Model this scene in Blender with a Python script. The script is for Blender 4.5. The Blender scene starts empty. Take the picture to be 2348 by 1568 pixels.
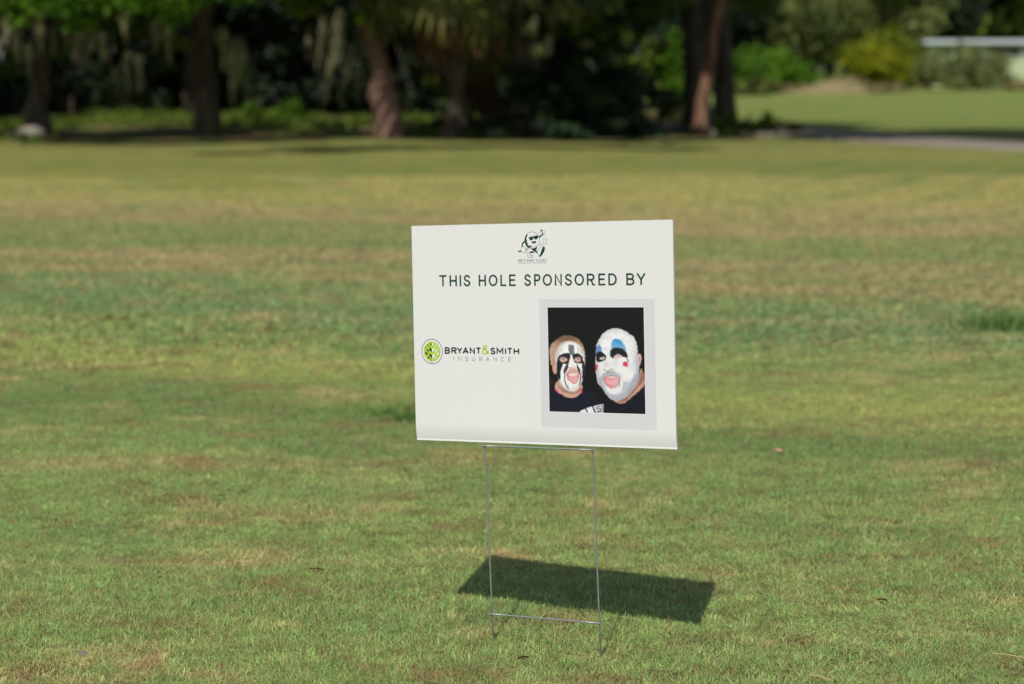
import bpy, math, random
import numpy as np
from mathutils import Vector, Matrix, Euler

# ------------------------------------------------------------------ camera, light, exposure
S = bpy.context.scene
COL = S.collection
R = math.radians
cam_d = bpy.data.cameras.new('camera')
cam = bpy.data.objects.new('camera', cam_d)
COL.objects.link(cam)
cam.matrix_world = Matrix.Translation((0, 0, 1.209)) @ Matrix.Rotation(R(90 - 7.827), 4, 'X') @ Matrix.Rotation(R(-0.14), 4, 'Z')
cam_d.lens = 70.017
cam_d.sensor_width = 36
cam_d.clip_start = .05
cam_d.clip_end = 2000
cam_d.dof.use_dof = True
cam_d.dof.focus_distance = 4.08
cam_d.dof.aperture_fstop = 3.2
S.camera = cam

SUN_AZ, SUN_EL = 14.36, 54.3          # light travels towards +y and a little to the right
world = bpy.data.worlds.new('World')
S.world = world
world.use_nodes = True
nt = world.node_tree
sky = nt.nodes.new('ShaderNodeTexSky')
sky.sky_type = 'NISHITA'
sky.sun_disc = False
sky.sun_elevation = R(SUN_EL)
sky.sun_rotation = R(180 + SUN_AZ)
sky.air_density = 1.0
sky.dust_density = 1.5
nt.links.new(sky.outputs[0], nt.nodes['Background'].inputs[0])
nt.nodes['Background'].inputs[1].default_value = 0.09
sd = bpy.data.lights.new('sun', 'SUN')
sd.energy = 3.9
sd.angle = R(.53)
sd.color = (1, .965, .90)
sun = bpy.data.objects.new('sun', sd)
COL.objects.link(sun)
ldir = Vector((math.sin(R(SUN_AZ)) * math.cos(R(SUN_EL)), math.cos(R(SUN_AZ)) * math.cos(R(SUN_EL)), -math.sin(R(SUN_EL))))
sun.rotation_euler = ldir.to_track_quat('-Z', 'Y').to_euler()
sun.location = (-4, -10, 20)
S.view_settings.view_transform = 'Standard'
S.view_settings.look = 'None'
S.view_settings.exposure = 0
S.view_settings.gamma = 1
S.cycles.use_denoising = True
S.cycles.max_bounces = 8
S.cycles.transparent_max_bounces = 8

# ------------------------------------------------------------------ helpers
def lin(r, g, b):
    f = lambda c: (c / 255 / 12.92) if c <= 10 else ((c / 255 + .055) / 1.055) ** 2.4
    return (f(r), f(g), f(b), 1)

def px(p, d):                          # side position of something seen at picture column p (of 2347), d metres off
    return (p - 1173.5) * d / 4565

def row_dist(y):                       # distance of the ground at picture row y (of 1568)
    return 1.209 / math.tan(R(7.827) + math.atan((y - 784) / 4565))

def new_mat(name, rough=.8, spec=.3):
    m = bpy.data.materials.new(name)
    m.use_nodes = True
    b = m.node_tree.nodes['Principled BSDF']
    b.inputs['Roughness'].default_value = rough
    b.inputs['Specular IOR Level'].default_value = spec
    return m, m.node_tree, b

def flat_mat(name, col, rough=.6, spec=.3, metal=0):
    m, t, b = new_mat(name, rough, spec)
    b.inputs['Base Color'].default_value = col
    b.inputs['Metallic'].default_value = metal
    return m

def node(t, kind, **kw):
    n = t.nodes.new(kind)
    for k, v in kw.items():
        setattr(n, k, v)
    return n

def ramp(t, pts, interp='LINEAR'):
    n = t.nodes.new('ShaderNodeValToRGB')
    n.color_ramp.interpolation = interp
    el = n.color_ramp.elements
    while len(el) < len(pts):
        el.new(.5)
    for e, (p, c) in zip(el, sorted(pts, key=lambda q: q[0])):
        e.position = p
        e.color = c
    return n

def noise_at(t, src, scale, detail=4, rough=.55, vec_scale=None):
    n = t.nodes.new('ShaderNodeTexNoise')
    n.inputs['Scale'].default_value = scale
    n.inputs['Detail'].default_value = detail
    n.inputs['Roughness'].default_value = rough
    if vec_scale:
        m = t.nodes.new('ShaderNodeMapping')
        m.inputs['Scale'].default_value = vec_scale
        t.links.new(src, m.inputs[0])
        src = m.outputs[0]
    t.links.new(src, n.inputs['Vector'])
    return n.outputs['Fac']

def mixc(t, fac, a, b, mode='MIX'):
    n = t.nodes.new('ShaderNodeMix')
    n.data_type = 'RGBA'
    n.blend_type = mode
    for i, v in ((0, fac), (6, a), (7, b)):
        if hasattr(v, 'is_output'):
            t.links.new(v, n.inputs[i])
        else:
            n.inputs[i].default_value = v
    return n.outputs[2]

def maprange(t, src, a, b, c=0, d=1, smooth=False):
    n = t.nodes.new('ShaderNodeMapRange')
    if smooth:
        n.interpolation_type = 'SMOOTHSTEP'
    t.links.new(src, n.inputs[0])
    for i, v in enumerate((a, b, c, d)):
        n.inputs[i + 1].default_value = v
    return n.outputs[0]

def math_n(t, op, a, b=None):
    n = t.nodes.new('ShaderNodeMath')
    n.operation = op
    for i, v in enumerate((a, b)):
        if v is None:
            continue
        if hasattr(v, 'is_output'):
            t.links.new(v, n.inputs[i])
        else:
            n.inputs[i].default_value = v
    return n.outputs[0]

def mesh_np(name, verts, faces, mats=(), attr=None, smooth=False, mat_idx=None):
    """verts (n,3); faces: array (m,k) all of one size"""
    me = bpy.data.meshes.new(name)
    verts = np.asarray(verts, dtype=np.float32)
    faces = np.asarray(faces, dtype=np.int32)
    m, k = faces.shape
    me.vertices.add(len(verts))
    me.vertices.foreach_set('co', verts.ravel())
    me.loops.add(m * k)
    me.loops.foreach_set('vertex_index', faces.ravel())
    me.polygons.add(m)
    me.polygons.foreach_set('loop_start', np.arange(0, m * k, k, dtype=np.int32))
    me.polygons.foreach_set('loop_total', np.full(m, k, dtype=np.int32))
    if smooth:
        me.polygons.foreach_set('use_smooth', np.ones(m, dtype=bool))
    if mat_idx is not None:
        me.polygons.foreach_set('material_index', np.asarray(mat_idx, dtype=np.int32))
    me.update(calc_edges=True)
    me.validate()
    if attr is not None:
        a = me.attributes.new('tint', 'FLOAT', 'FACE')
        a.data.foreach_set('value', np.asarray(attr, dtype=np.float32))
    for x in mats:
        me.materials.append(x)
    return me

def link(name, me, parent=None, loc=None, rot=None):
    o = bpy.data.objects.new(name, me)
    COL.objects.link(o)
    if parent:
        o.parent = parent
    if loc:
        o.location = loc
    if rot:
        o.rotation_euler = rot
    return o

def thing(name, label, cat, loc=(0, 0, 0), rz=0, group=None):
    o = bpy.data.objects.new(name, None)
    o.empty_display_size = .2
    COL.objects.link(o)
    o.location = loc
    o.rotation_euler = (0, 0, rz)
    return tag(o, label, cat, group)

def tag(o, label, cat, group=None, kind=None):
    o['label'] = label
    o['category'] = cat
    if group:
        o['group'] = group
    if kind:
        o['kind'] = kind
    return o

def struct(o):
    o['kind'] = 'structure'
    return o

def copy_tree(o, parent=None):
    c = o.copy()
    COL.objects.link(c)
    c.parent = parent
    for ch in o.children:
        copy_tree(ch, c)
    return c

def tube(pts, radii, n=10, cap=True, wob=0, seed=0, flute=0):
    """one skin round a polyline, returned as verts, quads"""
    pts = np.array(pts, float)
    rng = np.random.default_rng(seed)
    V, F = [], []
    for i, p in enumerate(pts):
        a = pts[max(i - 1, 0)]
        b = pts[min(i + 1, len(pts) - 1)]
        d = (b - a) / (np.linalg.norm(b - a) + 1e-9)
        u = np.cross(d, [0, 1, .01] if abs(d[1]) < .9 else [1, 0, 0])
        u /= np.linalg.norm(u)
        w = np.cross(d, u)
        for k in range(n):
            t = 2 * math.pi * k / n
            r = radii[i] * (1 + wob * rng.normal() + flute * math.sin(t * 5 + 1))
            V.append(p + r * (math.cos(t) * u + math.sin(t) * w))
    for i in range(len(pts) - 1):
        for k in range(n):
            k2 = (k + 1) % n
            F.append((i * n + k, i * n + k2, (i + 1) * n + k2, (i + 1) * n + k))
    if cap:
        for end in (0, len(pts) - 1):
            c = len(V)
            V.append(pts[end])
            for k in range(0, n, 1):
                k2 = (k + 1) % n
                F.append((end * n + k, end * n + k2, c, c))
    return np.array(V), F

def tube_mesh(name, lst, mat, **kw):
    V, F, off = [], [], 0
    for j, (pts, radii) in enumerate(lst):
        v, f = tube(pts, radii, seed=j + 7, **kw)
        V.append(v)
        F += [tuple(a + off for a in q) for q in f]
        off += len(v)
    V = np.concatenate(V)
    me = bpy.data.meshes.new(name)
    me.from_pydata([tuple(v) for v in V], [], [tuple(dict.fromkeys(q)) for q in F])
    me.polygons.foreach_set('use_smooth', np.ones(len(me.polygons), dtype=bool))
    me.materials.append(mat)
    me.update()
    return me

def curve_pts(pts, k=6):
    P = np.array(pts, float)
    out = []
    for i in range(len(P) - 1):
        p0 = P[max(i - 1, 0)]; p1 = P[i]; p2 = P[i + 1]; p3 = P[min(i + 2, len(P) - 1)]
        for j in range(k):
            t = j / k
            out.append(.5 * ((2 * p1) + (-p0 + p2) * t + (2 * p0 - 5 * p1 + 4 * p2 - p3) * t * t + (-p0 + 3 * p1 - 3 * p2 + p3) * t ** 3))
    out.append(P[-1])
    return np.array(out)

# ------------------------------------------------------------------ ground materials
def turf_colour(t, pos):
    """colour of the turf from its place: bands of dry and green grass across the fairway, patches everywhere"""
    sep = t.nodes.new('ShaderNodeSeparateXYZ')
    t.links.new(pos, sep.inputs[0])
    X, Y = sep.outputs[0], sep.outputs[1]
    w1 = noise_at(t, pos, .32, 3, .5, (.6, .6, 1))
    w2 = noise_at(t, pos, 1.5, 3, .6, (.3, 1, 1))
    amp = maprange(t, Y, 5, 25, .5, 2.2)
    d = math_n(t, 'ADD', Y, math_n(t, 'MULTIPLY', math_n(t, 'SUBTRACT', w1, .5), math_n(t, 'MULTIPLY', amp, 3.2)))
    d = math_n(t, 'ADD', d, math_n(t, 'MULTIPLY', math_n(t, 'SUBTRACT', w2, .5), math_n(t, 'MULTIPLY', amp, .8)))
    d = math_n(t, 'ADD', d, math_n(t, 'MULTIPLY', X, maprange(t, Y, 10, 24, .34, .05)))
    pts = [(0, (118, 144, 74)), (5.8, (118, 145, 72)), (6.7, (90, 124, 58)), (7.5, (136, 150, 70)), (8.5, (118, 142, 68)),
           (9.6, (92, 130, 76)), (10.5, (106, 134, 74)), (11.0, (152, 138, 92)), (11.6, (126, 134, 78)), (12.2, (154, 139, 95)),
           (13.2, (108, 130, 70)), (14.6, (122, 132, 72)), (15.4, (150, 137, 90)), (16.6, (152, 142, 88)),
           (18.4, (154, 150, 74)), (22.5, (148, 144, 74)), (25, (136, 136, 70)), (28, (150, 144, 78)), (33, (138, 132, 72)), (40, (128, 138, 68))]
    r = ramp(t, [(a / 42, lin(*c)) for a, c in pts])
    t.links.new(math_n(t, 'DIVIDE', d, 42), r.inputs[0])
    c = r.outputs[0]
    # patches of greener and of straw coloured turf
    g = maprange(t, noise_at(t, pos, 1.1, 5, .6), .48, .66, 0, .6, True)
    c = mixc(t, g, c, lin(90, 126, 64))
    s = maprange(t, noise_at(t, pos, 2.3, 7, .72, (.8, 1.1, 1)), .51, .66, 0, .75, True)
    c = mixc(t, s, c, lin(164, 152, 96))
    # mower tracks that swing away to the upper right
    tr_ = math_n(t, 'SUBTRACT', math_n(t, 'MULTIPLY', X, .92), math_n(t, 'MULTIPLY', Y, .39))
    tr_ = math_n(t, 'SINE', math_n(t, 'MULTIPLY', math_n(t, 'ADD', tr_, w1), 7.5))
    tm = math_n(t, 'MULTIPLY', maprange(t, X, 2.0, 4.0, 0, 1, True), math_n(t, 'MULTIPLY', maprange(t, Y, 16, 18.5, 0, 1, True), maprange(t, Y, 27, 24, 0, 1, True)))
    c = mixc(t, math_n(t, 'MULTIPLY', tm, maprange(t, tr_, .1, .9, 0, .5, True)), c, lin(106, 120, 62))
    # thin streaks of straw and darker turf that run across the fairway, and fist sized clumps
    stv = noise_at(t, pos, 1.0, 4, .55, (.16, 2.6, 1))
    c = mixc(t, math_n(t, 'MULTIPLY', maprange(t, stv, .54, .68, 0, .4, True), maprange(t, Y, 16, 22, 1, .35)), c, lin(162, 146, 98))
    c = mixc(t, math_n(t, 'MULTIPLY', maprange(t, stv, .47, .36, 0, .4, True), maprange(t, Y, 16, 22, 1, .35)), c, lin(92, 124, 66))
    cl = noise_at(t, pos, 8, 5, .7)
    c = mixc(t, maprange(t, cl, .42, .62, 0, .5, True), c, mixc(t, .55, c, lin(64, 92, 44)))
    return c, X, Y

def make_ground_material():
    m, t, b = new_mat('turf_ground', .95, .1)
    geo = t.nodes.new('ShaderNodeNewGeometry')
    pos = geo.outputs['Position']
    c, X, Y = turf_colour(t, pos)
    # fine speckle of blades and thatch
    sp = noise_at(t, pos, 26, 6, .7)
    c = mixc(t, maprange(t, sp, .35, .65, 0, .55), c, mixc(t, .5, c, lin(70, 84, 44)))
    # thatch and soil between the blades close by
    th = mixc(t, maprange(t, noise_at(t, pos, 60, 5, .7), .35, .65), lin(84, 66, 40), lin(122, 104, 66))
    near = maprange(t, Y, 9, 19, 1, 0, True)
    c = mixc(t, near, c, th)
    # the woodland floor: leaf litter and dark weeds
    ed = math_n(t, 'ADD', Y, math_n(t, 'MULTIPLY', math_n(t, 'SUBTRACT', noise_at(t, pos, .7, 5, .6), .5), 6.5))
    wood = math_n(t, 'MULTIPLY', maprange(t, ed, 32.4, 34.6, 0, 1, True), maprange(t, X, 5.2, 3.6, 0, 1, True))
    lit = mixc(t, maprange(t, noise_at(t, pos, 1.6, 5), .45, .58), lin(118, 96, 66), lin(74, 100, 42))
    c = mixc(t, wood, c, lit)
    t.links.new(c, b.inputs['Base Color'])
    bp = t.nodes.new('ShaderNodeBump')
    bp.inputs['Strength'].default_value = .9
    bp.inputs['Distance'].default_value = .03
    t.links.new(noise_at(t, pos, 38, 6, .75), bp.inputs['Height'])
    t.links.new(bp.outputs[0], b.inputs['Normal'])
    return m

def spot(p, y, w, h, am):
    D = row_dist(y)
    dep = D * math.cos(R(7.8)) + 1.2 * math.sin(R(7.8))
    return ((p - 1173.5) * dep / 4565, D, w * dep / 4565 / 2, max(.03, (row_dist(y - h / 2) - row_dist(y + h / 2)) / 2), am)
WORN = [spot(390, 1150, 210, 34, .6), spot(470, 1140, 70, 16, .5), spot(330, 1160, 60, 12, .6), spot(560, 1000, 150, 20, -.4), spot(760, 1180, 220, 26, .5), (spot(60, 1545, 240, 60, .6)), spot(1960, 1162, 170, 26, .5), spot(870, 1070, 160, 30, .6), spot(2330, 1545, 200, 40, .6),
        spot(1815, 1470, 110, 60, .5), spot(700, 1205, 60, 20, .6), spot(325, 1530, 130, 60, -.9), spot(1150, 1275, 150, 30, -.7), spot(1420, 1100, 220, 40, -.5), spot(1700, 1250, 300, 60, -.35), spot(2100, 1420, 120, 60, -.4),
        spot(860, 1100, 300, 60, -.35), spot(1290, 1425, 130, 20, .5)]
def make_blade_material():
    m, t, b = new_mat('grass_blade', .55, .35)
    geo = t.nodes.new('ShaderNodeNewGeometry')
    pos = geo.outputs['Position']
    c, X, Y = turf_colour(t, pos)
    at = node(t, 'ShaderNodeAttribute', attribute_name='tint')
    tint = at.outputs['Fac']
    # tint: 0-.8 green blade, above: straw
    hs = t.nodes.new('ShaderNodeHueSaturation')
    t.links.new(c, hs.inputs['Color'])
    t.links.new(maprange(t, tint, 0, .8, .62, 3.15), hs.inputs['Value'])
    t.links.new(maprange(t, tint, 0, .8, .508, .486), hs.inputs['Hue'])
    hs.inputs['Saturation'].default_value = .9
    c = hs.outputs[0]
    # bare and dead spots
    dead = maprange(t, noise_at(t, pos, 3.4, 8, .78, (.7, 1.2, 1)), .52, .68, 0, 1, True)
    straw = mixc(t, noise_at(t, pos, 160, 2), lin(200, 176, 122), lin(150, 120, 82))
    st = math_n(t, 'GREATER_THAN', math_n(t, 'ADD', tint, math_n(t, 'MULTIPLY', dead, .5)), .76)
    c = mixc(t, st, c, straw)
    c = mixc(t, maprange(t, noise_at(t, pos, 14, 4, .7), .56, .70, 0, .6, True), c, lin(178, 150, 104))
    # bare, scuffed places where brown soil and dead thatch show
    for (wx, wy, rx_, ry_, am) in WORN:
        vm = t.nodes.new('ShaderNodeVectorMath'); vm.operation = 'SUBTRACT'
        t.links.new(pos, vm.inputs[0]); vm.inputs[1].default_value = (wx, wy, 0)
        vs_ = t.nodes.new('ShaderNodeVectorMath'); vs_.operation = 'MULTIPLY'
        t.links.new(vm.outputs[0], vs_.inputs[0]); vs_.inputs[1].default_value = (1 / rx_, 1 / ry_, 0)
        ln_ = t.nodes.new('ShaderNodeVectorMath'); ln_.operation = 'LENGTH'
        t.links.new(vs_.outputs[0], ln_.inputs[0])
        dd = math_n(t, 'ADD', ln_.outputs['Value'], math_n(t, 'MULTIPLY', math_n(t, 'SUBTRACT', noise_at(t, pos, 16, 8, .85), .5), 4.5))
        fac = math_n(t, 'GREATER_THAN', math_n(t, 'MULTIPLY', maprange(t, dd, 1.3, .1, 0, 1), abs(am) * .85), tint)
        c = mixc(t, fac, c, mixc(t, noise_at(t, pos, 120, 2), lin(84, 56, 38), lin(140, 104, 74)) if am > 0 else lin(200, 174, 128))
    br = maprange(t, noise_at(t, pos, 3.1, 8, .8, (.55, 1.5, 1)), .615, .70, 0, .85, True)
    c = mixc(t, math_n(t, 'GREATER_THAN', br, math_n(t, 'MULTIPLY', tint, .9)), c, lin(112, 80, 54))
    t.links.new(c, b.inputs['Base Color'])
    tr = t.nodes.new('ShaderNodeBsdfTranslucent')
    t.links.new(c, tr.inputs[0])
    mx = t.nodes.new('ShaderNodeMixShader')
    mx.inputs[0].default_value = .3
    t.links.new(b.outputs[0], mx.inputs[1])
    t.links.new(tr.outputs[0], mx.inputs[2])
    t.links.new(mx.outputs[0], t.nodes['Material Output'].inputs[0])
    return m

# ------------------------------------------------------------------ ground and path
def ground():
    xs = np.concatenate([[-900, -300, -100, -50], np.linspace(-30, 40, 141), [60, 120, 300, 900]])
    ys = np.concatenate([[-200, -40, -8], np.linspace(0, 60, 121), np.linspace(64, 160, 25), [220, 400, 1400]])
    X, Y = np.meshgrid(xs, ys)
    Z = .03 * np.sin(X * .35 + 1) * np.sin(Y * .28) + .02 * np.sin(X * .9 + Y * .5)
    Z *= np.clip((Y - 10) / 10, 0, 1) * np.clip((200 - Y) / 60, 0, 1)
    V = np.stack([X, Y, Z], -1).reshape(-1, 3)
    n = len(xs)
    i, j = np.meshgrid(np.arange(n - 1), np.arange(len(ys) - 1))
    a = (j * n + i).ravel()
    F = np.stack([a, a + 1, a + n + 1, a + n], 1)
    o = link('ground', mesh_np('ground', V, F, [make_ground_material()], smooth=True))
    return struct(o)
ground()

def path():
    m, t, b = new_mat('path_asphalt', .9, .2)
    pos = t.nodes.new('ShaderNodeNewGeometry').outputs['Position']
    c = mixc(t, noise_at(t, pos, 2, 5), lin(118, 110, 96), lin(146, 136, 120))
    c = mixc(t, maprange(t, noise_at(t, pos, 60, 3), .4, .6, 0, .5), c, lin(96, 90, 86))
    t.links.new(c, b.inputs['Base Color'])
    c = curve_pts([(-2, 42), (2.6, 39.6), (5.3, 36.4), (6.5, 32.4), (8.4, 29.2), (12, 27.9), (20, 26.8), (40, 26.3)], 8)
    V, F = [], []
    for i, p in enumerate(c):
        d = c[min(i + 1, len(c) - 1)] - c[max(i - 1, 0)]
        d /= np.linalg.norm(d)
        nrm = np.array([-d[1], d[0]])
        for s, z in ((-.98, -.05), (-.94, .04), (.94, .04), (.98, -.05)):
            q = p + nrm * s
            V.append((q[0], q[1], z + .015))
    for i in range(len(c) - 1):
        for k in range(3):
            F.append((i * 4 + k, i * 4 + k + 1, i * 4 + k + 5, i * 4 + k + 4))
    struct(link('path', mesh_np('path', V, F, [m])))
path()

# ------------------------------------------------------------------ grass
def blades(n, rad, rng, hmin, hmax, wid, lean):
    """n bent tapering blades scattered on a disc; 3 faces each (2 quads as 4 triangles avoided: 1 quad + 1 tri)"""
    r = rad * np.sqrt(rng.random(n))
    a = rng.random(n) * 2 * np.pi
    P = np.stack([r * np.cos(a), r * np.sin(a), np.full(n, -.003)], 1)
    h = rng.uniform(hmin, hmax, n)
    w = rng.uniform(.7, 1.3, n) * wid
    th = rng.random(n) * 2 * np.pi
    # two thirds of the blades grow from tufts and fan outwards
    ntf = max(6, n // 26)
    tc_r, tc_a = rad * np.sqrt(rng.random(ntf)), rng.random(ntf) * 2 * np.pi
    ti = rng.integers(0, ntf, n)
    inn = rng.random(n) < .66
    off = rng.normal(size=(n, 2)) * hmax * .42
    P[inn, 0] = (tc_r * np.cos(tc_a))[ti][inn] + off[inn, 0]
    P[inn, 1] = (tc_r * np.sin(tc_a))[ti][inn] + off[inn, 1]
    th = np.where(inn, np.arctan2(off[:, 1], off[:, 0]) + rng.normal(0, .4, n), th)
    h *= np.where(inn, rng.uniform(.75, 1.35, ntf)[ti], .8)
    flat = rng.random(n) < .035
    D = np.stack([np.cos(th), np.sin(th), np.zeros(n)], 1)
    fa = th + np.pi / 2 + rng.normal(0, .7, n)
    Sd = np.stack([np.cos(fa), np.sin(fa), np.zeros(n)], 1)
    le = np.abs(rng.normal(0, lean, n)) + .15
    le[flat] = 2.6
    h[flat] *= rng.uniform(.8, 1.3, flat.sum())
    up = np.array([0, 0, 1.])
    m1 = P + D * (h * le * .3)[:, None] + up * (h * .5)[:, None]
    m2 = P + D * (h * le * 1.0)[:, None] + up * (h * np.clip(1 - .28 * le, .25, 1))[:, None]
    V = np.stack([P - Sd * w[:, None] / 2, P + Sd * w[:, None] / 2, m1 + Sd * w[:, None] * .45, m1 - Sd * w[:, None] * .45, m2], 1).reshape(-1, 3)
    b = np.arange(n) * 5
    T = np.concatenate([np.stack([b, b + 1, b + 2], 1), np.stack([b, b + 2, b + 3], 1), np.stack([b + 3, b + 2, b + 4], 1)])
    tint = np.clip(.72 * rng.random(n) + .28 * np.where(inn, rng.random(ntf)[ti], rng.random(n)), 0, 1)
    tint[flat] = .97
    tint[rng.random(n) < .05] = .9
    return V, T, np.concatenate([tint, tint, tint])

BLADE = make_blade_material()

def grass_object(name, label, x0, x1, y0, y1, n, rad, density, hmin, hmax, wid, seed, smin, smax):
    rng = np.random.default_rng(seed)
    V, T, tint = blades(n, rad, rng, hmin, hmax, wid, 1.1)
    o = link(name, mesh_np(name, V, T, [BLADE], attr=tint))
    tag(o, label, 'grass', kind='stuff')
    g = bpy.data.node_groups.new('scatter_turf', 'GeometryNodeTree')
    g.interface.new_socket('Geometry', in_out='INPUT', socket_type='NodeSocketGeometry')
    g.interface.new_socket('Geometry', in_out='OUTPUT', socket_type='NodeSocketGeometry')
    N, L = g.nodes, g.links
    gi, go = N.new('NodeGroupInput'), N.new('NodeGroupOutput')
    grid = N.new('GeometryNodeMeshGrid')
    grid.inputs['Size X'].default_value = x1 - x0
    grid.inputs['Size Y'].default_value = y1 - y0
    grid.inputs['Vertices X'].default_value = 2
    grid.inputs['Vertices Y'].default_value = 2
    tf = N.new('GeometryNodeTransform')
    tf.inputs['Translation'].default_value = ((x0 + x1) / 2, (y0 + y1) / 2, 0)
    L.new(grid.outputs[0], tf.inputs[0])
    dp = N.new('GeometryNodeDistributePointsOnFaces')
    dp.distribute_method = 'POISSON'
    dp.inputs['Distance Min'].default_value = density
    dp.inputs['Density Max'].default_value = 12 / density ** 2
    dp.inputs['Seed'].default_value = seed
    L.new(tf.outputs[0], dp.inputs[0])
    ip = N.new('GeometryNodeInstanceOnPoints')
    L.new(dp.outputs[0], ip.inputs['Points'])
    L.new(gi.outputs[0], ip.inputs['Instance'])
    rz = N.new('FunctionNodeRandomValue'); rz.data_type = 'FLOAT_VECTOR'
    rz.inputs[0].default_value = (0, 0, 0)
    rz.inputs[1].default_value = (0, 0, 6.283)
    L.new(rz.outputs[0], ip.inputs['Rotation'])
    # height follows a slow noise so some spots stand taller
    ps = N.new('GeometryNodeInputPosition')
    nz = N.new('ShaderNodeTexNoise')
    nz.inputs['Scale'].default_value = .9
    L.new(ps.outputs[0], nz.inputs['Vector'])
    mr = N.new('ShaderNodeMapRange')
    mr.inputs[1].default_value = .35; mr.inputs[2].default_value = .65
    mr.inputs[3].default_value = smin; mr.inputs[4].default_value = smax
    L.new(nz.outputs['Fac'], mr.inputs[0])
    cb = N.new('ShaderNodeCombineXYZ')
    cb.inputs[0].default_value = 1; cb.inputs[1].default_value = 1
    L.new(mr.outputs[0], cb.inputs[2])
    L.new(cb.outputs[0], ip.inputs['Scale'])
    L.new(ip.outputs[0], go.inputs[0])
    md = o.modifiers.new('scatter', 'NODES')
    md.node_group = g
    return o

grass_object('grass', 'short mown turf of fine green and straw blades around the sign', -2.6, 2.8, 3.1, 8.4, 7500, .28, .19, .011, .026, .0013, 3, .6, 1.3)
grass_object('grass', 'mown turf of the fairway behind the sign, out of focus', -6, 6.5, 8.2, 22, 4200, .6, .42, .016, .032, .005, 5, .7, 1.3)

# ------------------------------------------------------------------ plants
def leaf_material(name, a, b_, trans=.35, rough=.6):
    m, t, b = new_mat(name, rough, .3)
    at = node(t, 'ShaderNodeAttribute', attribute_name='tint')
    c = mixc(t, at.outputs['Fac'], a, b_)
    t.links.new(c, b.inputs['Base Color'])
    tr = t.nodes.new('ShaderNodeBsdfTranslucent')
    t.links.new(c, tr.inputs[0])
    mx = t.nodes.new('ShaderNodeMixShader')
    mx.inputs[0].default_value = trans
    t.links.new(b.outputs[0], mx.inputs[1])
    t.links.new(tr.outputs[0], mx.inputs[2])
    t.links.new(mx.outputs[0], t.nodes['Material Output'].inputs[0])
    return m

def bark_material(name, a, b_, scale=9, vs=(1, 1, .25)):
    m, t, b = new_mat(name, .9, .15)
    tc = t.nodes.new('ShaderNodeTexCoord').outputs['Object']
    n1 = noise_at(t, tc, scale, 6, .65, vs)
    c = mixc(t, maprange(t, n1, .38, .62), a, b_)
    t.links.new(c, b.inputs['Base Color'])
    bp = t.nodes.new('ShaderNodeBump')
    bp.inputs['Strength'].default_value = .8
    bp.inputs['Distance'].default_value = .04
    t.links.new(n1, bp.inputs['Height'])
    t.links.new(bp.outputs[0], b.inputs['Normal'])
    return m

L_OAK = leaf_material('oak_leaf', lin(56, 78, 24), lin(118, 138, 42))
L_DARK = leaf_material('dark_leaf', lin(22, 36, 20), lin(38, 54, 28), .15)  # colour lowered so the back of the wood looks deep in shade
L_BRIGHT = leaf_material('bright_leaf', lin(62, 104, 24), lin(112, 150, 36), .45)
L_YELLOW = leaf_material('yellow_leaf', lin(56, 84, 16), lin(164, 166, 24), .35)
L_OLIVE = leaf_material('olive_leaf', lin(72, 86, 40), lin(124, 130, 66), .3)
L_GREY = leaf_material('grey_leaf', lin(88, 104, 56), lin(142, 144, 88), .3)
L_PALM = leaf_material('palm_leaf', lin(52, 70, 30), lin(112, 118, 48), .3)
L_DEAD = leaf_material('dead_frond', lin(92, 66, 44), lin(130, 96, 62), .2)
L_MOSS = leaf_material('hanging_moss', lin(112, 112, 82), lin(168, 162, 124), .3)
L_DRY = leaf_material('dry_grass', lin(132, 118, 78), lin(164, 150, 104), .3)
B_OAK = bark_material('oak_bark', lin(58, 50, 40), lin(104, 94, 78))
B_PALM = bark_material('palm_bark', lin(116, 88, 76), lin(164, 132, 116), 14, (1, 1, 1.4))
B_PINE = bark_material('pine_bark', lin(104, 72, 56), lin(150, 116, 94), 10)

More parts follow.
